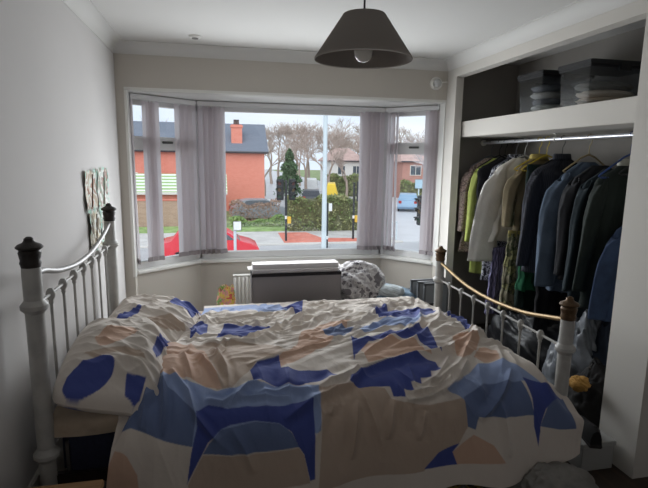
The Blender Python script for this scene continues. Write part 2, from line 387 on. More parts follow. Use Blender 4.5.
DUV_FOLDS = [
    ([(-0.087, 0.536), (0.166, 0.528), (0.314, 0.442), (0.444, 0.416), (0.745, 0.268)], 0.016, 0.022),
    ([(-0.016, 0.476), (0.176, 0.458), (0.364, 0.361), (0.794, 0.147)], 0.014, 0.02),
    ([(-0.115, 0.599), (-0.046, 0.665), (0.011, 0.739)], 0.014, 0.016),
    ([(-0.039, 0.566), (0.026, 0.68), (0.031, 0.74)], 0.014, 0.016),
    ([(-0.173, 0.597), (-0.139, 0.664), (-0.119, 0.706)], 0.01, 0.015),
    ([(0.114, 0.668), (0.268, 0.622), (0.586, 0.557)], 0.012, 0.02),
    ([(0.508, 0.483), (0.782, 0.415), (1.107, 0.239), (1.252, 0.171)], 0.014, 0.022),
    ([(0.617, 0.65), (0.939, 0.559), (1.079, 0.507), (1.264, 0.284)], 0.014, 0.022),
    ([(0.39, 0.6), (0.635, 0.534), (0.842, 0.469), (1.071, 0.363)], 0.012, 0.02),
    ([(0.367, 0.753), (0.61, 0.704), (0.87, 0.678), (1.083, 0.663), (1.267, 0.592)], 0.02, 0.025),
    ([(0.944, 0.792), (1.037, 0.763), (1.141, 0.708)], 0.014, 0.018),
    ([(0.958, 0.785), (1.025, 0.744), (1.112, 0.706), (1.519, 0.455)], 0.026, 0.03),
    ([(0.867, 0.78), (0.969, 0.74), (1.09, 0.677)], 0.012, 0.018),
    ([(1.094, 0.852), (1.225, 0.798), (1.317, 0.748)], 0.016, 0.02),
    ([(-0.206, 0.683), (-0.128, 0.75), (-0.099, 0.794), (-0.017, 0.84)], 0.016, 0.014),
    ([(-0.239, 0.683), (-0.221, 0.771), (-0.225, 0.825)], 0.014, 0.014),
    ([(0.025, 0.782), (0.11, 0.732), (0.17, 0.722)], 0.016, 0.016),
    ([(-0.065, 0.762), (0.002, 0.773), (0.066, 0.756)], 0.016, 0.014),
    ([(0.245, 0.812), (0.363, 0.779), (0.541, 0.746), (0.652, 0.704)], 0.024, 0.022),
    ([(0.562, 0.787), (0.54, 0.844), (0.52, 0.902)], 0.012, 0.02),
    ([(0.462, 0.787), (0.435, 0.811)], 0.01, 0.02),
    ([(0.109, 0.391), (0.327, 0.297), (0.581, 0.193)], 0.01, 0.02),
    ([(-0.084, 0.311), (0.12, 0.277), (0.371, 0.242)], 0.01, 0.018),
    ([(0.783, 0.633), (0.997, 0.595), (1.231, 0.466), (1.431, 0.244)], 0.012, 0.02),
    ([(0.767, 0.797), (0.883, 0.794), (0.987, 0.777)], 0.012, 0.012),
    ([(0.807, 0.78), (0.911, 0.778), (1.013, 0.757)], 0.012, 0.012),
    ([(0.864, 0.764), (0.956, 0.756), (1.056, 0.727)], 0.01, 0.012),
    ([(0.724, 0.791), (0.7, 0.823), (0.677, 0.872)], 0.012, 0.018),
    ([(-0.286, 0.707), (-0.29, 0.758), (-0.305, 0.809)], 0.01, 0.018),
    ([(0.038, 0.821), (0.086, 0.858), (0.123, 0.905)], 0.008, 0.02),
    ([(1.205, 0.815), (1.218, 0.88), (1.233, 0.938)], 0.01, 0.02),
    ([(0.849, 0.82), (0.81, 0.88)], 0.01, 0.025),
    ([(0.14, 0.751), (0.261, 0.751), (0.376, 0.751)], 0.012, 0.014),
    ([(0.058, 0.762), (0.163, 0.762), (0.278, 0.768)], 0.012, 0.012),
]
P_NEAR = [('peach', [(-0.139, -0.079), (-0.107, 0.014), (-0.013, 0.071), (0.034, -0.005), (-0.037, -0.113), (-0.106, -0.154)]), ('royal', [(0.021, -0.264), (0.098, -0.259), (0.092, -0.329), (0.077, -0.346), (0.034, -0.328)]), ('royal', [(0.098, -0.127), (0.125, 0.164), (0.194, 0.203), (0.123, -0.162)]), ('tan', [(-0.157, -0.182), (-0.031, -0.147), (0.051, -0.157), (0.083, -0.196), (-0.023, -0.183), (-0.109, -0.217)]), ('royal', [(-0.046, -0.223), (-0.056, -0.217), (-0.067, -0.213), (-0.08, -0.211), (-0.094, -0.21), (-0.108, -0.212), (-0.122, -0.216), (-0.136, -0.222), (-0.149, -0.229), (-0.161, -0.238), (-0.171, -0.248), (-0.18, -0.259), (-0.186, -0.271), (-0.19, -0.282), (-0.192, -0.294), (-0.191, -0.305), (-0.188, -0.315), (-0.182, -0.324), (-0.174, -0.332), (-0.165, -0.338), (-0.153, -0.342), (-0.14, -0.344), (-0.127, -0.345), (-0.113, -0.343), (-0.099, -0.339), (-0.085, -0.333), (-0.072, -0.326), (-0.06, -0.317), (-0.049, -0.307), (-0.041, -0.296), (-0.035, -0.284), (-0.03, -0.273), (-0.029, -0.261), (-0.03, -0.25), (-0.033, -0.24), (-0.038, -0.231)])]
P_FAR = [('royal', [(-0.197, -0.253), (-0.165, -0.141), (-0.075, -0.004), (-0.084, -0.126), (-0.129, -0.223), (-0.154, -0.263)]), ('royal', [(0.036, 0.077), (0.094, 0.192), (0.22, 0.254), (0.249, 0.241), (0.203, -0.003), (0.14, 0.067)]), ('tan', [(-0.071, -0.188), (0.035, -0.129), (0.147, -0.134), (0.192, -0.207), (0.085, -0.257), (-0.024, -0.232)])]
# ------------------------------------------------------------------ room shell
H = 2.417; XL = -.7516; D = 4.2421; XA = 2.008; OP = 2.072; XJ = -.673
struct('floor', MB().box(-.9, 3, -1.4, 4.95, -.12, 0), M_floor, smooth=False)
struct('ceiling', MB().box(-.9, 3, -1.4, D+.02, H, H+.12), M_ceil, smooth=False)
struct('wall_left', MB().box(XL-.15, XL, -1.4, D+.15, 0, H), M_wall, smooth=False)
struct('wall_rear', MB().box(-.9, 3, -1.5, -1.4, 0, H), M_wall, smooth=False)
wb = MB().box(XL, XJ, D, D+.1, 0, H); wb.box(XJ, 2.9, D, D+.1, OP, H); wb.box(XA-.004, 2.9, D, D+.15, 0, OP)
struct('wall_window', wb, M_wallw, smooth=False)
# bay: floor plan of the inner faces
b0, b1, b2, b3 = (XJ, D+.1), (-.166, 4.746), (1.62, 4.746), (2.004, D+.1)
ZS = .606
def offset_path(pts, d):      # push a polyline outwards (towards +y) by d
    out = []
    for i, p in enumerate(pts):
        ns = []
        for a, b in ((i-1, i), (i, i+1)):
            if a >= 0 and b < len(pts):
                dx, dy = pts[b][0]-pts[a][0], pts[b][1]-pts[a][1]; l = math.hypot(dx, dy); ns.append((-dy/l, dx/l))
        nx = sum(n[0] for n in ns)/len(ns); ny = sum(n[1] for n in ns)/len(ns); l2 = nx*nx+ny*ny
        out.append((p[0]+nx*d/l2, p[1]+ny*d/l2))
    return out
bay = [b0, b1, b2, b3]
def band(path, d0, d1, z0, z1):
    a = offset_path(path, d0); b = offset_path(path, d1); m = MB()
    for i in range(len(path)-1): m.prism([a[i], a[i+1], b[i+1], b[i]], z0, z1)
    return m
bw = band(bay, 0, .22, 0, ZS-.03)
struct('wall_bay', bw, M_wallw, smooth=False)
M_sill = mat('sill_gloss', srgb(232,231,226), .3)
sl = band(bay, -.022, .10, ZS-.03, ZS)
struct('trim_1', sl, M_sill, bevel=.006)                       # window board
struct('trim_2', MB().prism([(XJ-.2, D+.02), (XJ-.15, D+.2), (-.3, 5.05), (1.75, 5.05), (2.2, D+.2), (2.2, D+.02)], 2.062, 2.2), M_ceil, smooth=False)   # bay ceiling
struct('trim_3', MB().box(XJ-.016, XJ+.004, D-.004, D+.1, ZS-.03, OP).box(2.0-.002, 2.02, D-.004, D+.1, ZS-.03, OP).box(XJ-.016, 2.02, D-.004, D+.02, OP-.006, OP+.016), M_white, smooth=False)  # reveal beads

# windows: frame and panes per facet
M_glass = glass_mat('pane_glass', (.97,.985,.985,1), .035)
wline = offset_path(bay, .085)
def facet(name, p, q, bars, transom, gi):
    p = Vector((p[0], p[1], 0)); q = Vector((q[0], q[1], 0)); t = (q-p); Ln = t.length; t.normalize(); n = Vector((-t.y, t.x, 0))
    def fb(m, u0, u1, z0, z1, d=.03):
        pts = [p+t*u0-n*d, p+t*u1-n*d, p+t*u1+n*d, p+t*u0+n*d]; m.prism([(a.x, a.y) for a in pts], z0, z1)
    f = MB(); z0, z1 = ZS, 2.062
    fb(f, 0, Ln, z0, z0+.062); fb(f, 0, Ln, z1-.085, z1); fb(f, 0, .05, z0, z1); fb(f, Ln-.05, Ln, z0, z1)
    for u in bars: fb(f, u-.035, u+.035, z0, z1)
    if transom: fb(f, 0, Ln, transom-.045, transom+.045, .032); fb(f, .05, Ln-.05, transom+.045, transom+.065, .036)
    w = struct(name, f, M_upvc, bevel=.004)
    us = [.05]+list(bars)+[Ln-.05]
    for a, b in zip(us[:-1], us[1:]):
        for za, zb in (((z0+.06, transom-.04), (transom+.04, z1-.08)) if transom else ((z0+.06, z1-.08),)):
            g = MB(); fb(g, a, b, za, zb, .003); g.build('pane', M_glass, w, smooth=False)
    if transom:
        fb2 = MB(); fb(fb2, Ln*.55-.05, Ln*.55+.05, transom+.01, transom+.03, .05); fb2.build('catch', mat('catch_dark'+name, srgb(70,70,68), .4), w, bevel=.004)
    return w
facet('window_1', wline[0], wline[1], [], 1.66, 1)
facet('window_2', wline[1], wline[2], [], None, 2)
facet('window_3', wline[2], wline[3], [], 1.66, 3)
# corner posts of the bay
cpst = MB()
for i in (1, 2):
    c = wline[i]; cpst.lathe((c[0], c[1], 0), [(.045, ZS), (.045, 2.062)], 12)
struct('trim_4', cpst, M_upvc)
# outside skin of the bay, with the flat roof
struct('trim_5', band(bay, .10, .24, ZS-.06, ZS-.005), M_white, smooth=False)

# right side: nib, beam, alcove, pier
NB = 4.067
struct('wall_nib', MB().box(XA, XA+.067, NB, D+.02, 0, 2.263), M_pier, smooth=False)
ab = MB().box(2.68, 2.8, -1.4, D+.05, 0, H)
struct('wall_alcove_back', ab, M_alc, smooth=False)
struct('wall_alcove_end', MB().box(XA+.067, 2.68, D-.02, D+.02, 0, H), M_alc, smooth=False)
struct('trim_6', MB().box(XA, XA+.08, 1.885, D, 2.263, H), M_pier, smooth=False)             # beam over the alcove
struct('wall_pier', MB().box(XA-.006, 2.30, 1.885, 2.128, 0, 2.263).box(2.09, 2.69, 2.05, 2.12, 0, H), M_pier, smooth=False)
struct('wall_right', MB().box(2.30, 2.42, -1.4, 1.9, 0, H), M_wall, smooth=False)
struct('shelf_board', MB().box(2.088, 2.68, 2.128, D-.02, 1.7635, 1.8947), M_pier, bevel=.004)
bpy.data.objects['shelf_board'].name = 'trim_7'
# coving: concave profile swept along the walls
def coving(name, path, side):
    m = MB(); prof = []
    n = 8; s = .072
    for k in range(n+1):
        a = PI/2*k/n; prof.append((s-s*math.sin(a)*.0-s*(math.cos(PI/2-a))*0, 0)) if False else prof.append((s*(1-math.sin(a))+.006, -s*(1-math.cos(a))-.004 if False else -(s*(1-math.cos(a)))-.004))
    prof = [(s+.012, 0), (s+.012, -.006)]+prof+[(0.006, -s-.012), (0, -s-.012)]
    for (ax, ay), (bx, by) in zip(path[:-1], path[1:]):
        dx, dy = bx-ax, by-ay; l = math.hypot(dx, dy); nx, ny = -dy/l*side, dx/l*side
        A = [(ax+nx*o, ay+ny*o, H+z) for o, z in prof]+[(ax, ay, H)]; B = [(bx+nx*o, by+ny*o, H+z) for o, z in prof]+[(bx, by, H)]
        m.extr(A, B)
    return struct(name, m, M_ceil, ang=50)
coving('trim_8', [(XL, -1.4), (XL, D)], -1)
coving('trim_9', [(XL, D), (XA, D)], -1)
coving('trim_10', [(XA, D), (XA, 1.885)], -1)
M_skirt = mat('skirting_gloss', srgb(190,187,180), .4)
struct('baseboard_left', MB().box(XL, XL+.018, -1.4, D, 0, .28), M_skirt, bevel=.005)

# ceiling fitting, corner sensor
t = thing('smoke_detector', 'small round white detector flush on the ceiling, left of the lamp', 'smoke detector', (-.13, 3.892, H))
MB().lathe((-.13, 3.892, H), [(.045, 0), (.045, -.008), (.038, -.014), (.0, -.016)], 20).build('rim', M_white, t)
MB().lathe((-.13, 3.892, H-.0145), [(.024, 0), (.022, -.006), (.0, -.008)], 16).build('lens', mat('det_grey', srgb(120,118,116), .5), t)
t = thing('motion_sensor', 'round white sensor disc on the window wall beside the alcove', 'sensor', (1.9, D, 2.225))
MB().lathe((1.9, D, 2.225), [(.056, 0), (.056, -.012), (.048, -.02), (.0, -.022)], 24, 'y').build('backplate', M_white, t)
MB().lathe((1.9, D-.02, 2.225), [(.036, 0), (.034, -.022), (.022, -.036), (.0, -.042)], 20, 'y').build('dome', mat('sensor_dome', srgb(200,200,200), .2), t)
MB().tube([(1.94, D-.012, 2.235), (1.98, D-.012, 2.24), (2.006, D-.012, 2.24)], .006, 8).build('arm', M_white, t)

# pendant lamp
LX, LY = .508, 1.75
t = thing('pendant_lamp', 'grey cone fabric lampshade hanging from the ceiling on a thin flex', 'lamp', (LX, LY, H))
MB().lathe((LX, LY, H), [(.05, 0), (.05, -.012), (.03, -.03), (.008, -.034)], 20).build('ceiling_rose', M_white, t)
MB().tube([(LX, LY, H-.03), (LX, LY, 2.02)], .0035, 6).build('cord', mat('flex', srgb(60,58,56), .6), t)
M_shade = mat('lampshade_linen', srgb(150,143,137), .9, bump=.15, bscale=300, trans=.3)
zb, zt = 1.897, 2.047
sh = MB().lathe((LX, LY, 0), [(.168, zb), (.170, zb+.001), (.170, zb+.006), (.073, zt), (.071, zt), (.168, zb+.004)], 48)
sh.f = [f for f in sh.f if len(f) == 4]
s_ = sh.build('lamp_shade', M_shade, t, ang=60)
rg = MB()
for k in range(3):
    a = 2*PI*k/3+.3; rg.tube([(LX, LY, 2.03), (LX+.071*math.cos(a), LY+.071*math.sin(a), zt-.002)], .0018, 5)
rg.build('shade_carrier', M_white, t)
MB().lathe((LX, LY, 0), [(.017, 2.035), (.02, 2.02), (.02, 1.985), (.015, 1.98)], 14).build('bulb_holder', M_white, t)
M_bulb = mat('bulb_opal', srgb(235,232,225), .15)
MB().lathe((LX, LY, 0), [(.013, 1.985), (.016, 1.972), (.028, 1.952), (.033, 1.93), (.029, 1.908), (.016, 1.894), (.0, 1.889)], 20).build('bulb', M_bulb, t)

# radiator under the window
M_rad = mat('radiator_enamel', srgb(214,213,208), .35)
rx0, rx1, ry = .135, 1.30, 4.64
t = thing('radiator', 'white ribbed panel radiator under the window, behind the grey ottoman', 'radiator', (.7, ry, 0))
nx = 200
xs = np.linspace(rx0, rx1, nx); zz = np.array([.12, .135, .15, .44, .455, .468])
G = np.zeros((nx, 6, 3)); G[..., 0] = xs[:, None]; G[..., 2] = zz[None]
rb = .008*np.cos((xs-rx0)*2*PI/.036); G[..., 1] = ry-.03+rb[:, None]*np.array([0, .6, 1, 1, .6, 0])[None]+np.array([.012, .004, 0, 0, .004, .012])[None]
pm = MB().grid(G); pm.box(rx0, rx1, ry-.02, ry+.03, .12, .468); pm.build('panel', M_rad, t)
MB().box(rx0-.004, rx1+.004, ry-.03, ry+.035, .464, .474).build('top_grille', M_rad, t, bevel=.003)
for x in (rx0+.04, rx1-.04): MB().tube([(x, ry, 0), (x, ry, .16)], .009, 8).build('pipe', M_white, t)
for x in (rx0+.12, rx1-.12): MB().box(x-.02, x+.02, ry+.02, 4.745, .3, .36).build('wall_bracket', M_white, t)

# vertical blinds
M_blind = mat('blind_fabric', srgb(220,213,215), .9, trans=.6, bump=.1, bscale=200, stretch=(1,1,.15))
M_blindw = mat('blind_weight', srgb(172,164,167), .8, trans=.2)
bline = offset_path(bay, .012)
def blind(name, label, p, q, slats):
    p = Vector((p[0], p[1], 0)); q = Vector((q[0], q[1], 0)); t_ = q-p; Ln = t_.length; t_.normalize(); n = Vector((-t_.y, t_.x, 0)); ang = math.atan2(t_.y, t_.x)
    root = thing(name, label, 'blind', tuple(p+t_*Ln/2+Vector((0,0,2.05))), 0, 'vertical blinds in the bay')
    c = p+t_*Ln/2
    MB().obox((c.x, c.y, 2.035), ang, Ln/2-.01, .02, .02).build('headrail', M_upvc, root, bevel=.004)
    for (u, a, ph) in slats:
        w = .0445; m = MB(); rows = 14
        ca, sa = math.cos(ang+a), math.sin(ang+a); cx, cy = (p+t_*u).x, (p+t_*u).y
        G = np.zeros((rows, 5, 3))
        for i in range(rows):
            z = 2.012-(2.012-.665)*i/(rows-1); sw = .006*math.sin(ph+i*.4)*i/rows
            for j in range(5):
                k = (j-2)/2; bow = .006*(1-k*k)
                G[i, j] = (cx+ca*w*k-sa*(bow+sw), cy+sa*w*k+ca*(bow+sw), z)
        m.grid(G); s = m.build('slat', M_blind, root)
        m2 = MB().obox((cx, cy, .682), ang+a, w+.001, .0065, .02); m2.build('weight', M_blindw, s, bevel=.003)
        MB().obox((cx, cy, 2.012), ang+a, .008, .005, .012).build('hook', M_upvc, s)
    ch = MB()
    ch.tube([tuple(p+t_*(slats[0][0])+Vector((0,0,.664))-n*.01), tuple(p+t_*(slats[-1][0])+Vector((0,0,.664))-n*.01)], .0015, 5)
    ch.build('bead_chain', M_white, root)
    return root
def row(u0, u1, n, a, da=.0):
    return [(u0+(u1-u0)*i/max(1, n-1), a+da*math.sin(i*2.1), i*1.7) for i in range(n)]
bl = bline
blind('vertical_blind', 'vertical blind of mauve grey slats on the left side window of the bay', bl[0], bl[1], row(.03, .05, 1, 1.2)+row(.165, .225, 3, -.15, .2)+row(.475, .60, 4, -.2, .3))
blind('vertical_blind', 'vertical blind of mauve grey slats drawn to both ends of the wide front window', bl[1], bl[2], row(.045, .225, 7, .8, .38)+row(1.575, 1.745, 7, -.85, .38))
blind('vertical_blind', 'vertical blind of mauve grey slats on the right side window of the bay', bl[2], bl[3], row(.04, .13, 3, -.75, .12)+row(.45, .56, 4, -.3, .12))

# ------------------------------------------------------------------ bed frame
BXH, BXF, BYN, BYF = -.66, 1.58, 1.932, 3.2986
bed = thing('bed_frame', 'white iron bedstead with spindled ends and brass rail at the foot', 'bed', ((BXH+BXF)/2, (BYN+BYF)/2, 0))
def post(name, x, y, top, collar, rad, fm, low=.428):
    z1 = top-.092
    p = MB().lathe((x, y, 0), [(rad*.9, 0), (rad*.9, .02), (rad*1.0, .03), (rad*1.0, low-.02), (rad*1.05, z1-.01), (rad*1.02, z1)], 24).build(name, M_iron, bed)
    for cz in (collar, low):
        MB().lathe((x, y, cz), [(rad*.98, -.03), (rad*1.12, -.022), (rad*1.5, -.008), (rad*1.5, .006), (rad*1.12, .02), (rad*.98, .028)], 24).build('collar', M_iron, p)
    MB().lathe((x, y, z1), [(rad*1.03, -.004), (rad*1.08, .004), (rad*1.16, .012), (rad*1.06, .022), (rad*1.14, .034), (rad*1.22, .05), (rad*1.08, .058), (rad*1.42, .066), (rad*1.46, .070),
                            (rad*1.25, .078), (rad*.7, .086), (rad*.55, .092), (rad*.5, .10), (rad*.25, .106), (0, .107)], 28).build('finial', fm, p)
    return p
for y in (BYN, BYF):
    post('head_post', BXH, y, 1.255, 1.0136, .031, M_fin)
    post('foot_post', BXF, y, .935, .70, .030, M_bronze, .35)
def rail(name, x, pts, r, m):
    c = crom([(x, y, z) for y, z in pts], 10); MB().tube([tuple(p) for p in c], r, 12).build(name, m, bed)
rail('head_rail', BXH, [(BYN+.01, 1.128), (2.06, 1.118), (2.243, 1.078), (2.46, 1.052), (2.615, 1.046), (2.79, 1.052), (2.99, 1.078), (3.17, 1.115), (BYF-.01, 1.15)], .012, M_grey_iron)
rail('foot_rail', BXF, [(BYN+.01, .835), (2.06, .81), (2.25, .772), (2.46, .752), (2.615, .746), (2.79, .75), (2.95, .765), (3.17, .805), (BYF-.01, .83)], .011, M_brass)
for x, z, nm in ((BXH, 1.010, 'head'), (BXF, .70, 'foot')):
    MB().tube([(x, BYN, z), (x, BYF, z)], .0065, 10).build(nm+'_crossbar', M_iron, bed)
    MB().tube([(x, BYN, .44 if nm == 'head' else .36), (x, BYF, .44 if nm == 'head' else .36)], .0105, 10).build(nm+'_lower_bar', M_iron, bed)
    for k in range(7):
        y = BYN+.185+k*(BYF-BYN-.36)/6
        s = MB(); s.tube([(x, y, .44 if nm == 'head' else .36), (x, y, z)], .0062, 8)
        s.lathe((x, y, z), [(.006, -.045), (.010, -.035), (.0085, -.027), (.016, -.014), (.0185, 0), (.016, .012), (.009, .022), (.0, .024)], 14)
        s.build('spindle', M_iron, bed)
for y in (BYN+.01, BYF-.01):
    MB().box(BXH, BXF, y-.015, y+.015, .285, .335).build('side_rail', M_fin, bed, bevel=.004)
MB().box(-.60, -.575, 1.945, 1.985, 0, .46).build('bracket_leg', mat('dull_steel', srgb(96,94,92), .45, .5), bed, bevel=.006)

# mattress with its fitted sheet
mt = thing('mattress', 'navy sided mattress with a beige fitted sheet on the bedstead', 'mattress', (.45, 2.615, .335))
M_navy = mat('navy_ticking', srgb(30,34,52), .9, var=.15, vscale=60)
M_sheet = mat('beige_sheet', srgb(168,152,134), .9, var=.10, vscale=14, bump=.5, bscale=18)
mm = MB().box(-.615, 1.37, 1.945, 3.285, .30, .535); mm.build('body', M_navy, mt, bevel=.03)
nx, ny = 120, 60
a = np.linspace(0, 1, nx); b = np.linspace(0, 1, ny)
sec = resample(crom([(3.30, .49), (3.30, .53), (3.26, .555), (3.1, .562), (2.6, .565), (2.1, .575), (1.99, .575), (1.935, .555), (1.93, .525), (1.935, .495)], 8), ny)
G = np.zeros((nx, ny, 3)); G[..., 0] = (-.64+2.0*a)[:, None]; G[..., 1] = sec[:, 0]; G[..., 2] = sec[:, 1]
w_ = (ridged(G[..., 0]*6+G[..., 2]*5, G[..., 1]*3+G[..., 2]*22, 5)-.6)*.022
G[..., 1] -= w_*smooth01((2.1-G[..., 1])/.12); G[..., 2] += w_*.5
G[..., 2] -= smooth01((2.0-G[..., 1])/.06)*.012*np.sin(G[..., 0]*9)
G[..., 2] -= .10*smooth01((-.56-G[..., 0])/.08)*0
np_mesh('fitted_sheet', G, M_sheet, mt)

# duvet -------------------------------------------------------------
COL = dict(cream=srgb(206,197,188), tan=srgb(178,160,145), peach=srgb(196,164,144), sky=srgb(140,157,194), denim=srgb(98,113,148), royal=srgb(66,78,142))
NU, NT = 720, 560
U, tt, G = duvet_grid(NU, NT)
TT = np.repeat(tt[None], NU, 0)
# arc length across, so that folds keep their width
TL = 1.98
du = np.gradient(G, axis=0); dt = np.gradient(G, axis=1); Nn = np.cross(du, dt); Nn /= np.linalg.norm(Nn, axis=-1, keepdims=True)+1e-12
if Nn[NU//2, NT//3, 2] < 0: Nn = -Nn
V = TT*TL
disp = np.zeros((NU, NT))
for pts, amp, w in DUV_FOLDS:
    d, e = polydist(U, V, [(p[0], p[1]*TL) for p in pts])
    taper = np.clip(np.minimum(e, 1-e)*5, .0, 1)**.6
    disp += min(1.25*amp, .022)*taper*(.55*np.exp(-(d/(w*.75))**2)+.65*np.exp(-d/(w*.42))-.35*np.exp(-((d-w*1.7)/(w*.9))**2))
onto = smooth01((.70-TT)/.10)
# long soft folds fanning from the head towards the foot
wx = U+.12*vnoise(U*2.2, V*2.2, 3); wy = V+.14*vnoise(U*2.0, V*2.0, 4)
ca, sa = math.cos(R(24)), math.sin(R(24))
p_ = wx*ca-wy*sa; q_ = wx*sa+wy*ca
crs = lambda a, b, s: ridged(a, b, s, 2)**3-.25          # sharp crests, wide troughs
amp_ = .35+.9*vnoise(U*3.1, V*3.1, 61)
c2, s2 = math.cos(R(-12)), math.sin(R(-12)); p2 = wx*c2-wy*s2; q2 = wx*s2+wy*c2
disp += onto*(.012*(ridged(p_*1.6, q_*7.5, 11)-.6)+amp_*(.022*crs(p_*1.3, q_*8, 21)+.012*crs(p2*2.0, q2*13, 22)+.004*crs(p_*3.5, q_*27, 23)))
disp += (1-onto)*(.014*(ridged(U*5.5+.4*V, V*.9, 31)-.6)*smooth01((TT-.62)/.15)+.006*(ridged(U*9-3*V, V*5, 33)-.6))
disp += .010*(vnoise(U*6, V*6, 41)-.5)+.003*(vnoise(U*17, V*17, 42)-.5)+.002*onto*crs(U*14+V*5, V*14, 45)
# sharp pressed creases: short curved lines following the pull of the cloth
rc = random.Random(19)
us = np.linspace(0, 1, NU)
def crease(pts, amp, w):
    pa = np.array(pts); m_ = .09
    jj = np.where((tt*TL > pa[:, 1].min()-m_) & (tt*TL < pa[:, 1].max()+m_))[0]
    if len(jj) < 2: return
    j0, j1 = jj[0], jj[-1]+1
    ii = np.where(((U[:, j0:j1] > pa[:, 0].min()-m_) & (U[:, j0:j1] < pa[:, 0].max()+m_)).any(1))[0]
    if len(ii) < 2: return
    i0, i1 = ii[0], ii[-1]+1
    d, e = polydist(U[i0:i1, j0:j1], V[i0:i1, j0:j1], pts)
    tp = np.clip(np.minimum(e, 1-e)*3.2, 0, 1)
    disp[i0:i1, j0:j1] += amp*tp*(np.exp(-d/(w*.5))-.45*np.exp(-((d-w*1.8)/w)**2))
for k in range(290):
    u, v = rc.uniform(-.3, 1.5), rc.uniform(.10, 1.34)
    th = R(rc.gauss(-24, 20)) if u > .1 else R(rc.gauss(-40, 35))
    ln = rc.uniform(.12, .55); bend = R(rc.gauss(0, 22)); pts = [(u, v)]
    for s_ in range(7):
        th += bend/7; u += math.cos(th)*ln/7; v += math.sin(th)*ln/7; pts.append((u, v))
    crease(pts, rc.uniform(.004, .012)*(1 if k % 5 else -1), rc.uniform(.009, .02))
for k in range(46):          # hanging folds on the near side
    u, v = rc.uniform(-.35, 1.55), rc.uniform(1.24, 1.5); th = R(90+rc.gauss(0, 16)); ln = rc.uniform(.15, .42); bend = R(rc.gauss(0, 20)); pts = [(u, v)]
    for s_ in range(6):
        th += bend/6; u += math.cos(th)*ln/6; v += math.sin(th)*ln/6; pts.append((u, v))
    crease(pts, rc.uniform(.003, .010), rc.uniform(.014, .035))
G = G+Nn*disp[..., None]
# hem thickness curl and scallops
G[..., 2] += .012*np.sin(U*14)*smooth01((TT-.9)/.1)
G[..., 1] -= .025*(vnoise(U*5, TT*0, 51)-.5)*smooth01((TT-.72)/.28)*2
G[..., 2] = np.maximum(G[..., 2], np.where((G[..., 1] > 1.93) & (U < 1.5) & (TT > .06), .578-.15*smooth01((U-1.36)/.14)-.012*smooth01((G[..., 1]-2.9)/.3), -1))
def paint(Uu, Vv, polys, base, du_, dv_, wob=.0):
    acc = np.zeros(Uu.shape+(4,))
    for ox, oy in ((0,0), (.33,.17), (-.33,-.17), (.17,-.33), (-.17,.33)):
        px, py = Uu+ox*du_, Vv+oy*dv_
        c = np.empty(Uu.shape+(4,)); c[:] = COL[base]
        for col, pl in polys: c[inpoly(px, py, pl)] = COL[col]
        acc += c/5
    return acc
colr = paint(U, TT, DUV_POLYS, 'cream', 2./NU, 1./NT)
M_duvet = attr_mat('duvet_cotton', bump=.2)
dv = np_mesh('duvet', G, M_duvet, None, colr)
tag(dv, 'rumpled double duvet printed with blue, cream and peach abstract shapes', 'duvet')

# pillows -----------------------------------------------------------
def pillow(name, label, P, polys, base, seed):
    n = 170; a = np.linspace(-1, 1, n); A, B = np.meshgrid(a, a, indexing='ij'); L, W_, Tk = P['size']
    x, y = A*L/2, B*W_/2
    wr = (ridged(x*4+y*8+.4*vnoise(x*6, y*6, seed), y*3-x*2, seed+1, 2)**3-.3)*.034+(ridged(x*9+y*17, y*8-x*5, seed+2, 2)**3-.3)*.018
    x, y, top, bot = pillow_surface(A, B, wr=wr, **P)
    cols = paint(x, y, polys, base, L/n, W_/n)
    G = np.concatenate([top, bot[::-1][1:]], 0); cc = np.concatenate([cols, cols[::-1][1:]], 0)
    return tag(np_mesh(name, G, M_duvet, None, cc), label, 'pillow')
pillow('pillow', 'nearer pillow in blue and cream print propped against the headboard spindles', PIL_NEAR, P_NEAR, 'cream', 61)
pillow('pillow', 'farther pillow in blue and cream print beside the window end of the headboard', PIL_FAR, P_FAR, 'cream', 71)
# ------------------------------------------------------------------ ottoman and things behind the bed
M_ott = mat('grey_fabric_board', srgb(132,127,128), .8, bump=.1, bscale=250)
M_lid = mat('pale_padded_lid', srgb(205,201,201), .7, bump=.08, bscale=200)
ox0, ox1, oy0, oy1 = .222, .918, 3.56, 3.72
t = thing('storage_bench', 'slim grey storage bench with padded pale lid in front of the radiator', 'bench', ((ox0+ox1)/2, (oy0+oy1)/2, 0))
MB().box(ox0+.01, ox1-.008, oy0+.008, oy1-.008, .0, .715).build('box_body', M_ott, t, bevel=.012)
MB().box(ox0+.012, ox1-.01, oy0+.002, oy1-.01, .700, .722).build('shadow_gap', mat('gap_dark', srgb(34,32,34), .9), t)
n = 40; a = np.linspace(-1, 1, n); A, B = np.meshgrid(a, a, indexing='ij')
def sq(v, p): return np.sign(v)*np.abs(v)**p
edge = np.maximum(np.abs(A), np.abs(B))
lidm = MB().box(ox0-.012, ox1+.004, oy0-.014, oy1+.006, .722, .790); lidm.build('lid', M_lid, t, bevel=.034)

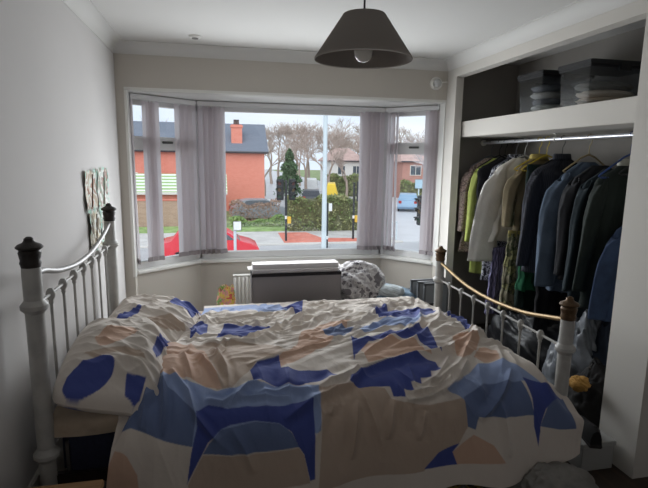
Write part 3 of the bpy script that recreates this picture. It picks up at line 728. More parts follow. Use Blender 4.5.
# patterned blanket heap, blue throw beneath, dark frames by the foot post
def heap(name, m, c, rad, seed, label, cat, amp=.25, floor=None, flat=1., parent=None, fine=.35, nu=90, nv=60):
    G = np.zeros((nv, nu, 3))
    for i in range(nv):
        q = PI*(.5*i/(nv-1)) if floor is not None else PI*i/(nv-1)
        for j in range(nu): G[i, j] = (math.sin(q)*math.cos(2*PI*j/nu), math.sin(q)*math.sin(2*PI*j/nu), math.cos(q))
    d = 1+amp*(ridged(G[..., 0]*1.7+5+G[..., 2]*2, G[..., 1]*1.7+9-G[..., 2], seed)-.55)+amp*fine*(ridged(G[..., 0]*4.5+3+G[..., 2]*3, G[..., 1]*4.5+G[..., 2]*2, seed+3)-.6)
    G = G*d[..., None]; G[..., 0] *= rad[0]; G[..., 1] *= rad[1]; G[..., 2] = G[..., 2]*rad[2]*flat
    if floor is not None: G[..., 2] = np.maximum(G[..., 2], 0)
    G += np.array(c)
    o = np_mesh(name, G, m, parent, None, loop=True, flip=False)
    if label: tag(o, label, cat)
    return o
M_blk = blotch_mat('patterned_blanket', [srgb(84,80,86), srgb(168,165,166), srgb(196,193,193), srgb(120,116,120)], 15)
M_blue = mat('teal_blue_throw', srgb(110,132,150), .9, var=.5, vscale=9, bump=.3, bscale=40)
t = thing('laundry_basket', 'low woven basket hidden behind the bed under the blue throw', 'basket', (1.35, 3.76, 0))
bpy.data.objects.remove(t)
M_crate = mat('dark_crate', srgb(54,52,52), .7)
t = thing('storage_chest', 'low dark chest between bench and bay corner, under the blue throw', 'chest', (1.32, 3.83, 0))
MB().box(.96, 1.68, 3.58, 4.08, 0, .40).build('chest_body', M_crate, t, bevel=.01)
MB().box(.95, 1.69, 3.57, 4.09, .40, .43).build('chest_lid', M_crate, t, bevel=.006)
heap('throw', M_blue, (1.30, 3.82, .431), (.33, .26, .10), 81, 'blue throw spread on the low chest under the grey blanket', 'throw', .28, 0)
heap('blanket', M_blk, (1.10, 3.80, .545), (.215, .20, .185), 85, 'grey and white patterned blanket bundled beside the grey bench', 'blanket', .34, None, 1., None, .45)
heap('folded_cloth', mat('pale_cloth', srgb(178,186,190), .9, var=.25, vscale=14, bump=.3, bscale=30), (1.33, 3.68, .52), (.12, .09, .05), 88, 'crumpled pale grey cloth on the blue throw', 'cloth', .3, None)
M_frm = mat('dark_grey_frame', srgb(104,106,110), .5)
M_frm2 = mat('pale_grey_board', srgb(150,154,158), .5)
for k, (y, lab) in enumerate(((3.60, 'dark grey framed panel leaning nearest the brass foot post'), (3.66, 'grey framed panel second from the foot post, in the stack by the bay wall'), (3.73, 'pale edged panel at the window side of the leaning stack'))):
    x0 = 1.60-.03*k
    t = thing('framed_panel', lab, 'panel', (x0+.06, y, 0), group='panels leaning behind the bed foot')
    f = MB(); f.box(x0, x0+.20, y-.008, y+.008, 0, .585); 
    f.build('board', M_frm2, t, bevel=.003)
    g = MB(); g.box(x0-.004, x0+.012, y-.014, y+.014, 0, .595); g.box(x0+.192, x0+.206, y-.014, y+.014, 0, .595); g.box(x0-.004, x0+.206, y-.014, y+.014, .578, .596)
    g.build('frame', M_frm, t, bevel=.003)
# colourful bag behind the far pillow
M_bag = blotch_mat('party_bag_print', [srgb(226,110,100), srgb(240,214,110), srgb(240,170,164), srgb(150,190,120), srgb(236,226,210)], 18)
t = thing('gift_bag', 'crumpled multicoloured bag standing behind the bed beside the radiator', 'bag', (.05, 3.62, 0))
bag = MB(); rows = 12; G = np.zeros((rows, 24, 3))
for i in range(rows):
    z = .62*i/(rows-1); s = 1-.45*(i/(rows-1))**2
    for j in range(24):
        a = 2*PI*j/24; cx, cy = math.cos(a), math.sin(a); r = 1/max(abs(cx), abs(cy))**.8
        G[i, j] = (.05+.085*s*cx*r+.012*math.sin(i*1.3+j), 3.62+.05*s*cy*r+.008*math.sin(j*2+i), z+.02*math.sin(j*1.1)*(i/(rows-1))**3)
bag.grid(G, True); bag.build('bag_body', M_bag, t)
MB().tube([(.02, 3.60, .56), (.03, 3.60, .60), (.06, 3.60, .605), (.08, 3.60, .56)], .004, 6).build('handle', mat('bag_handle', srgb(210,190,120), .7), t)

# pictures on the left wall
M_pa = stripe_mat('leaf_print_green', srgb(206,222,208), srgb(120,160,138), 1, 14, .45, .8, 14)
prs = [((3.10, 3.37, 1.235, 1.468), [srgb(186,170,150), srgb(214,204,190), srgb(222,228,220), srgb(176,140,124)], 'upper left botanical card of the four on the left wall'),
       ((3.41, 3.70, 1.225, 1.475), [srgb(206,212,206), srgb(228,230,226), srgb(176,150,142), srgb(150,168,152)], 'upper right botanical card of the four on the left wall'),
       ((3.15, 3.42, .985, 1.222), [srgb(176,164,140), srgb(206,198,178), srgb(222,224,216), srgb(136,124,106)], 'lower left botanical card of the four, half behind the headboard rail'),
       ((3.44, 3.73, .975, 1.215), [srgb(196,208,200), srgb(222,228,222), srgb(170,148,138), srgb(140,158,146)], 'lower right botanical card of the four, beside the far head post')]
for k, ((y0, y1, z0, z1), cols, lab) in enumerate(prs):
    t = thing('botanical_card', lab, 'picture', (XL, (y0+y1)/2, (z0+z1)/2), group='cards on the left wall')
    c = MB(); G = np.zeros((10, 8, 3))
    for i in range(10):
        for j in range(8):
            G[i, j] = (XL+.004+.012*math.sin(i/9*PI)*0+.010*abs(j/7-.5)**2*4+.004*math.sin(i+k), y0+(y1-y0)*j/7+.006*math.sin(i*1.7+k*2), z0+(z1-z0)*i/9+.006*math.sin(j*2.1+k))
    c.grid(G); o = c.build('card', blotch_mat('botanical_print_%d' % k, cols, 16), t)
    lf = MB()
    rr = random.Random(k)
    for q in range(16):      # pale green leaf tips along the edges, a dark stem up the middle
        e = rr.random(); side = rr.choice('tblr')
        yy, zz = {'t': (y0+(y1-y0)*e, z1), 'b': (y0+(y1-y0)*e, z0), 'l': (y0, z0+(z1-z0)*e), 'r': (y1, z0+(z1-z0)*e)}[side]
        s = rr.uniform(.012, .03); an = rr.uniform(0, PI); x = XL+.017+.002*rr.random()
        lf.add([(x, yy+s*math.cos(an), zz+s*math.sin(an)), (x, yy-.4*s*math.sin(an), zz+.4*s*math.cos(an)), (x, yy-s*math.cos(an), zz-s*math.sin(an)), (x, yy+.4*s*math.sin(an), zz-.4*s*math.cos(an))], [(0,1,2,3)])
    lf.build('leaf_edging', mat('mint_leaf_%d' % k, srgb(178,216,200), .8), t, smooth=False)
    MB().tube([(XL+.02, (y0+y1)/2-.03, z0+.02), (XL+.02, (y0+y1)/2, (z0+z1)/2), (XL+.02, (y0+y1)/2+.02, z1-.02)], .004, 5).build('stem', mat('stem_brown_%d' % k, srgb(96,74,60), .8), t)

# low wooden bedside table, only its back edge is in the photo
M_wood = mat('bedside_wood', srgb(150,116,78), .5, var=.18, vscale=3, stretch=(2, 22, 2))
t = thing('bedside_table', 'low wooden bedside table, back edge showing below the near pillow', 'table', (-.42, 1.46, 0))
MB().box(-.74, -.405, 1.30, 1.694, .425, .45).build('table_top', M_wood, t, bevel=.004)
for x in (-.71, -.435):
    for y in (1.33, 1.665): MB().box(x-.018, x+.018, y-.018, y+.018, 0, .425).build('leg', M_wood, t, bevel=.003)
MB().box(-.70, -.445, 1.34, 1.66, .12, .14).build('lower_shelf', M_wood, t, bevel=.003)

# ------------------------------------------------------------------ alcove: rail, boxes, clothes
RXX, RZ = 2.38, 1.722
t = thing('clothes_rail', 'white metal clothes rail fixed below the alcove shelf', 'rail', (RXX, 3.2, RZ))
MB().tube([(RXX, 2.128, RZ), (RXX, D-.02, RZ)], .0125, 14).build('rail_tube', mat('rail_chrome', srgb(214,216,222), .28, .55), t)
for y in (2.14, D-.03): MB().lathe((RXX, y, RZ), [(.026, -.01), (.026, .008), (.018, .01)], 16, 'y').build('end_socket', M_white, t)
for y in (3.22,):
    b_ = MB(); b_.tube([(RXX, y, 1.7635), (RXX, y, RZ+.02)], .004, 8); b_.lathe((RXX, y, RZ), [(.0165, -.01), (.0165, .01)], 14, 'y'); b_.lathe((RXX, y, 1.757), [(.014, 0), (.014, .0065)], 12); b_.build('support_bracket', M_white, t)

M_plast = glass_mat('smoky_plastic', (.66,.69,.72,1), .08, .25)
M_lidb = mat('black_plastic', srgb(30,31,34), .4)
def storage_box(label, x0, x1, y0, y1, z0, z1, seed, cols):
    t = thing('storage_box', label, 'storage box', ((x0+x1)/2, (y0+y1)/2, z0), group='plastic boxes on the alcove shelf')
    b = MB(); tp = .012; r = z1-.035
    outer0 = [(x0+tp, y0+tp), (x1-tp, y0+tp), (x1-tp, y1-tp), (x0+tp, y1-tp)]; outer1 = [(x0, y0), (x1, y0), (x1, y1), (x0, y1)]
    vs = [(x, y, z0+.002) for x, y in outer0]+[(x, y, r) for x, y in outer1]
    b.add(vs, [(0,3,2,1)]+[(i, (i+1)%4, (i+1)%4+4, i+4) for i in range(4)]); b.build('tub', M_plast, t, bevel=.006)
    MB().box(x0-.006, x1+.006, y0-.006, y1+.006, r-.012, r+.004).build('rim', M_lidb, t, bevel=.004)
    l = MB().box(x0-.012, x1+.012, y0-.012, y1+.012, r+.004, z1-.006); l.box(x0+.02, x1-.02, y0+.02, y1-.02, z1-.008, z1); l.build('lid', M_lidb, t, bevel=.006)
    for yy in (y0-.012, y1+.012): MB().box((x0+x1)/2-.04, (x0+x1)/2+.04, yy-.01, yy+.01, r-.03, r+.012).build('clip', M_lidb, t, bevel=.004)
    rr = random.Random(seed)
    for k, c in enumerate(cols):
        hx = (x1-x0)*.40; hy = (y1-y0)*.40
        zc = z0+.03+k*.045
        o = heap('folded_fabric', mat('box_fabric_%d_%d' % (seed, k), c, .9), ((x0+x1)/2+rr.uniform(-.01, .01), (y0+y1)/2+rr.uniform(-.01, .01), zc), (hx, hy, .032), seed+k, None, None, .22)
        wl = Vector(t.location); o.parent = t
        o.data.transform(Matrix.Translation(-wl))
storage_box('smaller clear plastic box with black lid, left on the alcove shelf', 2.125, 2.50, 3.055, 3.325, 1.8947, 2.165, 101, [srgb(220,218,210), srgb(130,132,136), srgb(200,196,190), srgb(120,122,126)])
storage_box('larger clear plastic box with black lid beside the pier, on the alcove shelf', 2.125, 2.56, 2.615, 2.885, 1.8947, 2.155, 111, [srgb(226,206,182), srgb(236,222,206), srgb(150,148,142)])
# hangers and garments: local origin at the rail, garment spans along x
M_hook = {'black': mat('hanger_black', srgb(26,26,28), .4), 'blue': mat('hanger_blue', srgb(52,76,132), .35), 'yellow': mat('hanger_yellow', srgb(204,180,60), .4),
          'wood': mat('hanger_beige', srgb(168,150,112), .5), 'white': mat('hanger_white', srgb(200,200,198), .4), 'grey': mat('hanger_grey', srgb(92,94,104), .4)}
def hanger(y, col, label, w=.40, drop=.0, rz=0):
    t = thing('clothes_hanger', label, 'hanger', (RXX, y, RZ), rz, 'hangers on the alcove rail')
    h = MB(); hk = [(.019*math.cos(a), 0, .019*math.sin(a)+.0) for a in np.linspace(-.5, PI+.25, 12)]
    hk = hk[::-1]; pts = [(0, 0, -.115), (0, 0, -.06), (.016, 0, -.03)]
    arc = [(.0205*math.cos(a), 0, .0205*math.sin(a)) for a in np.linspace(-.75, PI, 14)]
    h.tube(pts+arc, .0026, 7); h.build('hook', M_hook[col], t, local=True)
    f = MB(); s = w/2
    f.tube([(0, 0, -.112), (-.05, 0, -.13), (-s+.02, 0, -.205-drop), (-s, 0, -.22-drop), (-s+.02, 0, -.228-drop), (s-.02, 0, -.228-drop), (s, 0, -.22-drop), (s-.02, 0, -.205-drop), (.05, 0, -.13), (0, 0, -.112)], .0055, 8)
    f.build('frame', M_hook[col], t, local=True)
    return t
def cloth_loop(rows, n, seed, fold, nf, top):
    # rows: (z, half width, half thick, x shift) ; folds deepen downwards
    G = np.zeros((len(rows), n, 3)); a = np.linspace(0, 2*PI, n, endpoint=False)
    for i, (z, w, th, sx) in enumerate(rows):
        k = i/(len(rows)-1)
        ca, sa = np.cos(a), np.sin(a)
        x = w*np.sign(ca)*np.abs(ca)**.8; y = th*np.sign(sa)*np.abs(sa)**.9
        ph = x/max(w, .02)*nf*PI/2
        f = fold*(.25+.75*k)*(np.sin(ph*1.0+seed+.5*math.sin(i*.5))+.5*np.sin(ph*2.3+seed*2+i*.25))
        wr = fold*.5*(vnoise(x*14+seed, np.full(n, z*9), seed)-.5)
        G[i, :, 0] = x+sx+.004*np.sin(i*.9+seed+a); G[i, :, 1] = y+f+wr; G[i, :, 2] = z+.006*np.sin(ph*.7+seed)*k
    return G
def interp_rows(keys, n):
    keys = np.array(keys, float); s = np.linspace(0, 1, n); d = np.r_[0, np.cumsum(np.abs(np.diff(keys[:, 0])))]; d /= d[-1]
    return [tuple(np.interp(v, d, keys[:, k]) for k in range(4)) for v in s]
def garment(name, label, cat, y, m, length, w=.21, flare=.03, th=.035, sleeve=.5, fold=.012, nf=5, seed=1, rz=0, collar=None, z0=-.135, sx=0, dx=0, sleeve_m=None, hemcol=None, sw=.055, sflare=-.3):
    t = thing(name, label, cat, (RXX+dx, y, RZ), rz, 'clothes hanging in the alcove')
    keys = [(z0, .055, .022, 0), (z0-.03, .10, .03, 0), (z0-.075, w*.92, .032, sx*.1), (z0-.11, w, th, sx*.2), (z0-.35, w*.97, th*1.05, sx*.5), (z0-length, w+flare, th*1.25, sx)]
    G = cloth_loop(interp_rows(keys, 40), 72, seed, fold, nf, z0)
    b = MB().grid(G, True); o = b.build('body', m, t, local=True, ang=80)
    o.modifiers.new('thick', 'SOLIDIFY').thickness = .003
    if sleeve:
        for sd in (-1, 1):
            n = 30; G = np.zeros((n, 28, 3)); rr = random.Random(seed*3+sd)
            for i in range(n):
                k = i/(n-1); zc = z0-.095-sleeve*k; xc = sd*(w*.92+.035*min(1, k*3)+.03*k); rw = sw*(1+sflare*k); rt = .036*(1-.2*k)
                for j in range(28):
                    a = 2*PI*j/28
                    wv = 1+.13*math.sin(3*a+seed+.06*i+sd)+.09*math.sin(5*a+.11*i+seed*2)+.10*(float(vnoise(np.array(i*.33+seed), np.array(j*.5), seed))-.5)
                    G[i, j] = (xc+rw*math.cos(a)*wv*(min(1, .45+k*5)), .012*math.sin(k*4+seed)-.01+rt*math.sin(a)*wv, zc+.03*(1-min(1, k*4))*(-sd*math.cos(a)))
            s = MB().grid(G, True); so = s.build('sleeve', sleeve_m or m, t, local=True, ang=80)
            so.modifiers.new('thick', 'SOLIDIFY').thickness = .003
    if collar:
        c = MB(); G = np.zeros((6, 24, 3))
        for i in range(6):
            k = i/5
            for j in range(24):
                a = 2*PI*j/24; r = .052+.02*k
                G[i, j] = (r*math.cos(a)*1.1, (.03+.012*k)*math.sin(a), z0+.012+.02*math.sin(k*PI)-.035*max(0, k-.4))
        c.grid(G, True); co_ = c.build('collar', collar, t, local=True); co_.modifiers.new('thick', 'SOLIDIFY').thickness = .003
    return t
def skirt(name, label, cat, y, m, ztop, length, w0, w1, th=.03, fold=.014, nf=9, seed=1, rz=0, sx=0, dx=0, band=None):
    t = thing(name, label, cat, (RXX+dx, y, RZ), rz, 'clothes hanging in the alcove')
    keys = [(ztop, w0, th*.6, 0), (ztop-.05, w0*1.02, th*.8, sx*.1), (ztop-length*.5, (w0+w1)/2, th, sx*.5), (ztop-length, w1, th*1.2, sx)]
    o = MB().grid(cloth_loop(interp_rows(keys, 36), 90, seed, fold, nf, ztop), True).build('drape', m, t, local=True, ang=80)
    o.modifiers.new('thick', 'SOLIDIFY').thickness = .003
    b = MB(); n = 24; b.grid(np.array([[(w0*1.02*math.cos(2*PI*j/n), th*.7*math.sin(2*PI*j/n), ztop+.02-.045*i) for j in range(n)] for i in range(2)]), True)
    bo = b.build('waistband', band or m, t, local=True); bo.modifiers.new('thick', 'SOLIDIFY').thickness = .004
    return t
def fab(n, c, var=.12, sc=10): return mat(n, c, .9, var=var, vscale=sc, bump=.25, bscale=45)
F_pink = blotch_mat('dusty_floral', [srgb(150,128,126), srgb(176,154,150), srgb(120,104,104), srgb(164,150,140)], 30)
F_lime = fab('lime', srgb(150,160,84)); F_black = fab('black_cotton', srgb(20,20,24)); F_flor = blotch_mat('mono_floral', [srgb(26,26,32), srgb(40,40,48), srgb(170,172,180), srgb(60,62,70)], 34)
F_cream = fab('cream_linen', srgb(218,215,209), .05); F_khaki = fab('khaki', srgb(128,116,92)); F_lav = stripe_mat('lavender_print', srgb(112,108,142), srgb(70,68,96), 0, 16, .5, .9, 6)
F_olive = blotch_mat('olive_print', [srgb(120,116,82), srgb(150,146,104), srgb(92,92,70), srgb(136,130,110)], 14); F_navy = stripe_mat('navy_pinstripe', srgb(36,38,46), srgb(58,60,70), 0, 26, .8, .9, 0)
F_green = fab('emerald', srgb(34,96,66)); F_dgreen = fab('bottle_green', srgb(22,40,36)); F_denim = fab('soft_denim', srgb(84,98,116), .18, 8); F_char = fab('charcoal', srgb(40,41,45))
F_jkt = fab('green_black_jacket', srgb(34,42,38)); F_blue = fab('blue_denim', srgb(50,66,94), .2, 12); F_pipe = fab('pale_piping', srgb(150,150,140)); F_yel = fab('straw', srgb(176,160,96))
F_teal = fab('dark_teal', srgb(26,38,44))
g = garment
hanger(4.07, 'grey', 'grey hanger at the far end of the rail, with the dusty floral blouse'); g('blouse', 'dusty pink floral blouse hanging at the far end of the rail', 'blouse', 4.07, F_pink, .84, w=.205, flare=.06, seed=1, sleeve=.55)
hanger(3.935, 'black', 'black hanger holding the lime top, second from the far end'); g('top', 'lime green top hanging second from the far end', 'top', 3.935, F_lime, 1.0, w=.2, seed=2, sleeve=.62, flare=.01)
hanger(3.85, 'black', 'black hanger holding the black dress next to the lime top'); g('dress', 'black dress hanging between lime top and floral shirt', 'dress', 3.85, F_black, .86, w=.235, seed=3, sleeve=0, flare=.02, sx=-.01)
hanger(3.69, 'grey', 'grey hanger holding the black and white floral shirt'); g('shirt', 'black and white floral shirt hanging behind the cream blouse', 'shirt', 3.69, F_flor, 1.0, seed=4, sleeve=.66, collar=F_flor, sw=.045)
hanger(3.57, 'white', 'white hanger holding the cream wide-sleeved blouse'); g('blouse', 'cream blouse with wide pale sleeves hanging on the rail', 'blouse', 3.57, F_cream, .66, w=.2, flare=.05, seed=5, sleeve=.72, sw=.075, sflare=.6, fold=.016, dx=-.05)
hanger(3.39, 'yellow', 'yellow plastic hanger holding the khaki blouse'); g('blouse', 'khaki blouse hanging just in front of the cream blouse', 'blouse', 3.39, F_khaki, .62, w=.18, seed=6, sleeve=.42, collar=F_yel, flare=.0)
skirt('skirt', 'long lavender patterned skirt hanging below the cream blouse', 'skirt', 3.53, F_lav, -.86, .52, .09, .13, seed=7, dx=-.15)
skirt('dress', 'olive and straw printed dress hem below the khaki blouse', 'dress', 3.37, F_olive, -.70, .60, .09, .12, seed=8, dx=-.13, band=F_yel)
hanger(3.30, 'yellow', 'yellow hanger between khaki blouse and navy pinstripe shirt')
hanger(3.13, 'black', 'black hanger holding the long navy pinstripe shirt'); g('shirt', 'long navy pinstripe shirt hanging mid rail', 'shirt', 3.13, F_navy, .80, w=.225, th=.055, seed=9, sleeve=.66, collar=F_navy, fold=.016, sw=.07, rz=R(6))
skirt('skirt', 'emerald green skirt showing below the navy pinstripe shirt', 'skirt', 3.19, F_green, -.55, .55, .18, .215, seed=10, nf=13, dx=-.02)
skirt('dress', 'bottle green dress hanging behind the navy pinstripe shirt', 'dress', 3.27, F_dgreen, -.20, 1.06, .20, .22, seed=11, th=.04, dx=.03)
skirt('trousers', 'black trousers hanging low behind the foot rail', 'trousers', 3.05, F_black, -.72, .66, .15, .16, seed=12, th=.03, dx=-.02)
hanger(2.87, 'wood', 'beige wire hanger holding the blue grey denim shirt', .36); g('shirt', 'blue grey denim shirt hanging on the beige hanger', 'shirt', 2.87, F_denim, .86, w=.19, th=.055, seed=13, sleeve=.72, fold=.02, sw=.08, sflare=.25, z0=-.16)
g('jacket', 'charcoal jacket hanging in front of the denim shirt', 'jacket', 2.76, F_char, .74, w=.19, seed=14, sleeve=.6, th=.045, z0=-.18)
hanger(2.53, 'blue', 'blue plastic hanger by the pier, end of the rail', .46, .02, R(8)); g('jacket', 'black jacket hanging between charcoal jacket and piped jacket', 'jacket', 2.65, F_teal, .92, w=.195, seed=15, sleeve=.66, th=.045, z0=-.2)
g('jacket', 'dark green jacket with pale edging hanging beside the pier', 'jacket', 2.53, F_jkt, .86, w=.21, seed=16, sleeve=.66, collar=F_pipe, th=.05, z0=-.17)
hanger(2.38, 'black', 'black hanger nearest the pier, half hidden'); g('jacket', 'blue denim jacket nearest the pier', 'jacket', 2.38, F_blue, .60, w=.19, seed=17, sleeve=.50, th=.05, z0=-.46, sw=.07)

# heap on the alcove floor
M_poly = mat('grey_plastic_bag', srgb(120,124,130), .35, var=.3, vscale=12)
heap('bin_bag', mat('black_bag', srgb(22,23,27), .45), (2.40, 3.30, .0), (.24, .48, .52), 121, 'black bag of clothes heaped on the alcove floor under the emerald skirt', 'bag', .3, 0)
heap('carrier_bag', M_poly, (2.26, 2.62, .02), (.19, .20, .60), 124, 'crumpled grey carrier bag on the alcove floor behind the foot post', 'bag', .4, 0)
heap('clothes_pile', fab('dark_blue_clothes', srgb(30,38,52)), (2.42, 2.46, .0), (.22, .28, .66), 127, 'dark blue clothes piled on the alcove floor beside the pier', 'clothes', .35, 0)
heap('sack', mat('black_sack', srgb(24,22,22), .8), (2.12, 2.30, .0), (.17, .16, .42), 131, 'black cloth sack low between foot post and pier', 'bag', .25, 0)
heap('scarf', fab('mustard', srgb(176,134,70)), (1.93, 2.22, .36), (.05, .05, .04), 133, 'mustard scarf end on the black sack by the pier', 'scarf', .4)
t = thing('white_box', 'white cardboard box on the floor between bed foot and pier', 'box', (1.83, 2.0, 0))
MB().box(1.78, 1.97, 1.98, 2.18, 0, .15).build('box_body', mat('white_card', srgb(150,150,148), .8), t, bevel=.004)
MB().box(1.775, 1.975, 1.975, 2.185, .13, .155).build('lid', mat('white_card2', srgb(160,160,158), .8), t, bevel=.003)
def shoe(label, x, y, z, rz):
    t = thing('shoe', label, 'shoe', (x, y, z), rz)
    up = []
    for i, (px, w, h) in enumerate(((-.13,.028,.07),(-.10,.036,.085),(-.05,.036,.075),(0,.038,.06),(.05,.043,.045),(.10,.04,.035),(.135,.02,.022))):
        up.append([(px, w*math.cos(a), .02+max(0, math.sin(a))*h) for a in np.linspace(0, 2*PI, 14, endpoint=False)])
    m = MB().grid(np.array(up), True); m.f += [tuple(range(13,-1,-1)), tuple(6*14+k for k in range(14))]; m.build('upper', fab('shoe_black', srgb(18,17,18)), t, local=True)
    MB().prism([(-.135,-.03),(-.05,-.036),(.06,-.046),(.12,-.038),(.142,0),(.12,.038),(.06,.046),(-.05,.036),(-.135,.03)], 0, .02).build('sole', mat('sole_dark', srgb(40,38,36), .8), t, local=True, bevel=.004)
shoe('dark shoe on the white box beside the pier', 1.86, 2.06, .155, R(70))
heap('carrier_bag', mat('pale_bag', srgb(128,126,122), .6, var=.2, vscale=10), (1.44, 1.78, .0), (.24, .13, .20), 141, 'pale carrier bag on the floor below the duvet hem at the foot post', 'bag', .35, 0)
heap('folded_clothes', blotch_mat('dark_floor_print', [srgb(52,46,44), srgb(70,64,60), srgb(140,120,60), srgb(90,88,84)], 12), (1.02, 1.84, .0), (.17, .13, .13), 144, 'dark patterned clothes on the floor below the duvet hem', 'clothes', .3, 0)
heap('folded_clothes', fab('rust_cloth', srgb(110,58,48)), (.76, 1.88, 0), (.10, .10, .10), 147, 'rust red cloth on the floor below the duvet hem, left of the patterned clothes', 'clothes', .3, 0)
# ------------------------------------------------------------------ the street outside (ground 2.6 m below the bedroom floor)
GZ = -2.6
M_road = mat('wet_asphalt', srgb(176,178,182), .35, var=.10, vscale=.5, bump=.1, bscale=12)
M_pave = mat('paving_grey', srgb(196,194,192), .7, var=.12, vscale=1.2)
M_kerb = mat('kerb_stone', srgb(208,206,202), .7)
M_red = mat('red_paving', srgb(208,122,104), .8, var=.10, vscale=2)
M_grass = mat('verge_grass', srgb(140,166,104), .95, var=.25, vscale=3, bump=.6, bscale=8)
struct('street_ground', MB().box(-60, 120, 5.2, 200, GZ-.5, GZ), M_road, smooth=False)
struct('pavement', MB().box(-40, 9.2, 24.0, 28.2, GZ, GZ+.06).box(-40, 60, 6.0, 10.5, GZ, GZ+.06), M_pave, smooth=False)
struct('kerb', MB().box(-40, 9.3, 23.82, 24.0, GZ, GZ+.09).box(-40, 60, 10.5, 10.68, GZ, GZ+.09), M_kerb, bevel=.01)
struct('red_paving', MB().prism([(3.2, 24.02), (7.4, 24.02), (7.4, 25.2), (5.4, 25.4), (4.9, 27.6), (3.3, 27.6)], GZ+.06, GZ+.068), M_red, smooth=False)
struct('verge', MB().box(-40, 4.0, 28.2, 30.6, GZ, GZ+.10), M_grass, smooth=False)
struct('side_road', MB().prism([(9.4, 24), (30, 24), (44, 90), (20, 90), (8.6, 40), (6, 52), (4.5, 52), (6.4, 38)], GZ+.0, GZ+.012), mat('pale_asphalt', srgb(200,201,205), .4, var=.06, vscale=.6), smooth=False)
struct('lawn', MB().box(-60, 4.5, 30.7, 120, GZ-.1, GZ+.03).box(20, 120, 60, 190, GZ-.1, GZ+.05), mat('garden_green', srgb(132,146,104), .95, var=.3, vscale=.8), smooth=False)

# houses ---------------------------------------------------------------
M_brick = brick_mat('orange_brick', srgb(222,140,122), srgb(214,128,110), srgb(220,152,136))
M_brick2 = brick_mat('tan_brick', srgb(176,146,128), srgb(158,130,114), srgb(186,166,150))
M_slate = stripe_mat('slate_roof', srgb(116,124,138), srgb(98,106,120), 2, 3.2, .5, .7, 1.5)
M_tile = mat('brown_roof', srgb(186,160,154), .9, var=.10, vscale=2)
M_rend = mat('white_render', srgb(226,224,222), .8)
M_win = mat('far_window', srgb(74,84,96), .15)
M_gut = mat('gutter_dark', srgb(72,72,78), .5)
def house(name, label, x0, x1, y0, y1, z1, zr, m_wall, m_roof, wins, chim=None, hip=0., over=.3):
    t = thing(name, label, 'house', ((x0+x1)/2, (y0+y1)/2, GZ))
    MB().box(x0, x1, y0, y1, GZ, z1).build('walls', m_wall, t, smooth=False)
    a = [(x0-over, y0-over, z1), (x1+over, y0-over, z1), (x1+over, y1+over, z1), (x0-over, y1+over, z1)]; ym = (y0+y1)/2
    r = [(x0-over+hip, ym, zr), (x1+over-hip, ym, zr)]
    vs = a+r+[(p[0], p[1], p[2]-.14) for p in a]
    MB().add(vs, [(0,1,5,4), (2,3,4,5), (1,2,5), (3,0,4), (9,8,7,6), (0,6,7,1), (1,7,8,2), (2,8,9,3), (3,9,6,0)]).build('roof', m_roof, t, smooth=False)
    MB().tube([(x0-over, y0-over-.05, z1-.05), (x1+over, y0-over-.05, z1-.05)], .07, 8).build('gutter', M_gut, t)
    for (wx, wz, ww, wh) in wins:
        f = MB().box(wx-ww/2, wx+ww/2, y0-.06, y0+.02, wz-wh/2, wz+wh/2).build('window_frame', M_white, t, smooth=False)
        MB().box(wx-ww/2+.07, wx-.035, y0-.07, y0-.055, wz-wh/2+.07, wz+wh/2-.07).build('window_pane', M_win, f, smooth=False)
        MB().box(wx+.035, wx+ww/2-.07, y0-.07, y0-.055, wz-wh/2+.07, wz+wh/2-.07).build('window_pane', M_win, f, smooth=False)
    if chim:
        cx, cy, cz0, cz1, cw = chim
        cb = MB().box(cx-cw, cx+cw, cy-.35, cy+.35, cz0, cz1); cb.box(cx-cw-.06, cx+cw+.06, cy-.41, cy+.41, cz1-.22, cz1-.06)
        c = cb.build('chimney', M_brick, t, smooth=False)
        for sx in (-.4, .1): MB().lathe((cx+sx*cw+.05, cy, cz1), [(.14, 0), (.12, .12), (.10, .32), (.13, .36), (.10, .4)], 10).build('chimney_pot', mat('pot_dark%s' % sx, srgb(92,80,78), .8), c)
    return t
house('brick_house', 'orange brick house with slate roof and one chimney across the road', -9.8, 3.72, 40, 45.5, 2.08, 4.35, M_brick, M_slate, [(-6.4, -.2, 1.2, 1.2), (-8.6, -.2, 1.0, 1.1)], (1.62, 40.9, 2.3, 4.15, .42))
house('white_house', 'white rendered house with brown hipped roof beyond the hedge', 13.6, 18.0, 60, 66, 1.45, 3.0, M_rend, M_tile, [(15.0, .3, 1.0, 1.1), (16.9, .3, 1.0, 1.1)], None, 1.6)
house('cottage', 'pale pink brick house with white upper wall seen through the right window', 19.9, 26.5, 52, 58, 1.5, 3.2, brick_mat('pink_brick', srgb(186,134,122), srgb(174,122,112), srgb(196,160,150)), M_tile, [(21.4, .5, 1.3, 1.1), (24.6, .5, 1.2, 1.1)], (25.0, 55, 2.4, 4.0, .4), 1.)
# garage with a pale green louvred roof, behind the garden wall on the left
t = thing('greenhouse', 'low green and white slatted outbuilding in front of the brick house', 'outbuilding', (-7.0, 36, GZ))
MB().box(-10.5, .55, 35, 37.5, GZ, -.78).build('walls', M_brick, t, smooth=False)
lv = MB()
MB().add([(-10.8, 34.7, -.75), (.7, 34.7, -.75), (.7, 36.6, .42), (-10.8, 36.6, .42), (.7, 36.6, .3), (-10.8, 36.6, .3)], [(0,1,2,3), (3,2,4,5)]).build('slatted_roof', stripe_mat('green_white_slats', srgb(226,228,222), srgb(150,180,120), 2, 1.6, .45, .6), t, smooth=False)
MB().box(-10.8, .7, 34.66, 34.74, -.9, -.74).build('fascia', M_white, t, smooth=False)
t = thing('garden_wall', 'tan brick garden wall with coping, left of the red car', 'wall', (-6, 30.9, GZ))
MB().box(-14, .35, 30.8, 31.05, GZ, -1.0).build('brickwork', M_brick2, t, smooth=False)
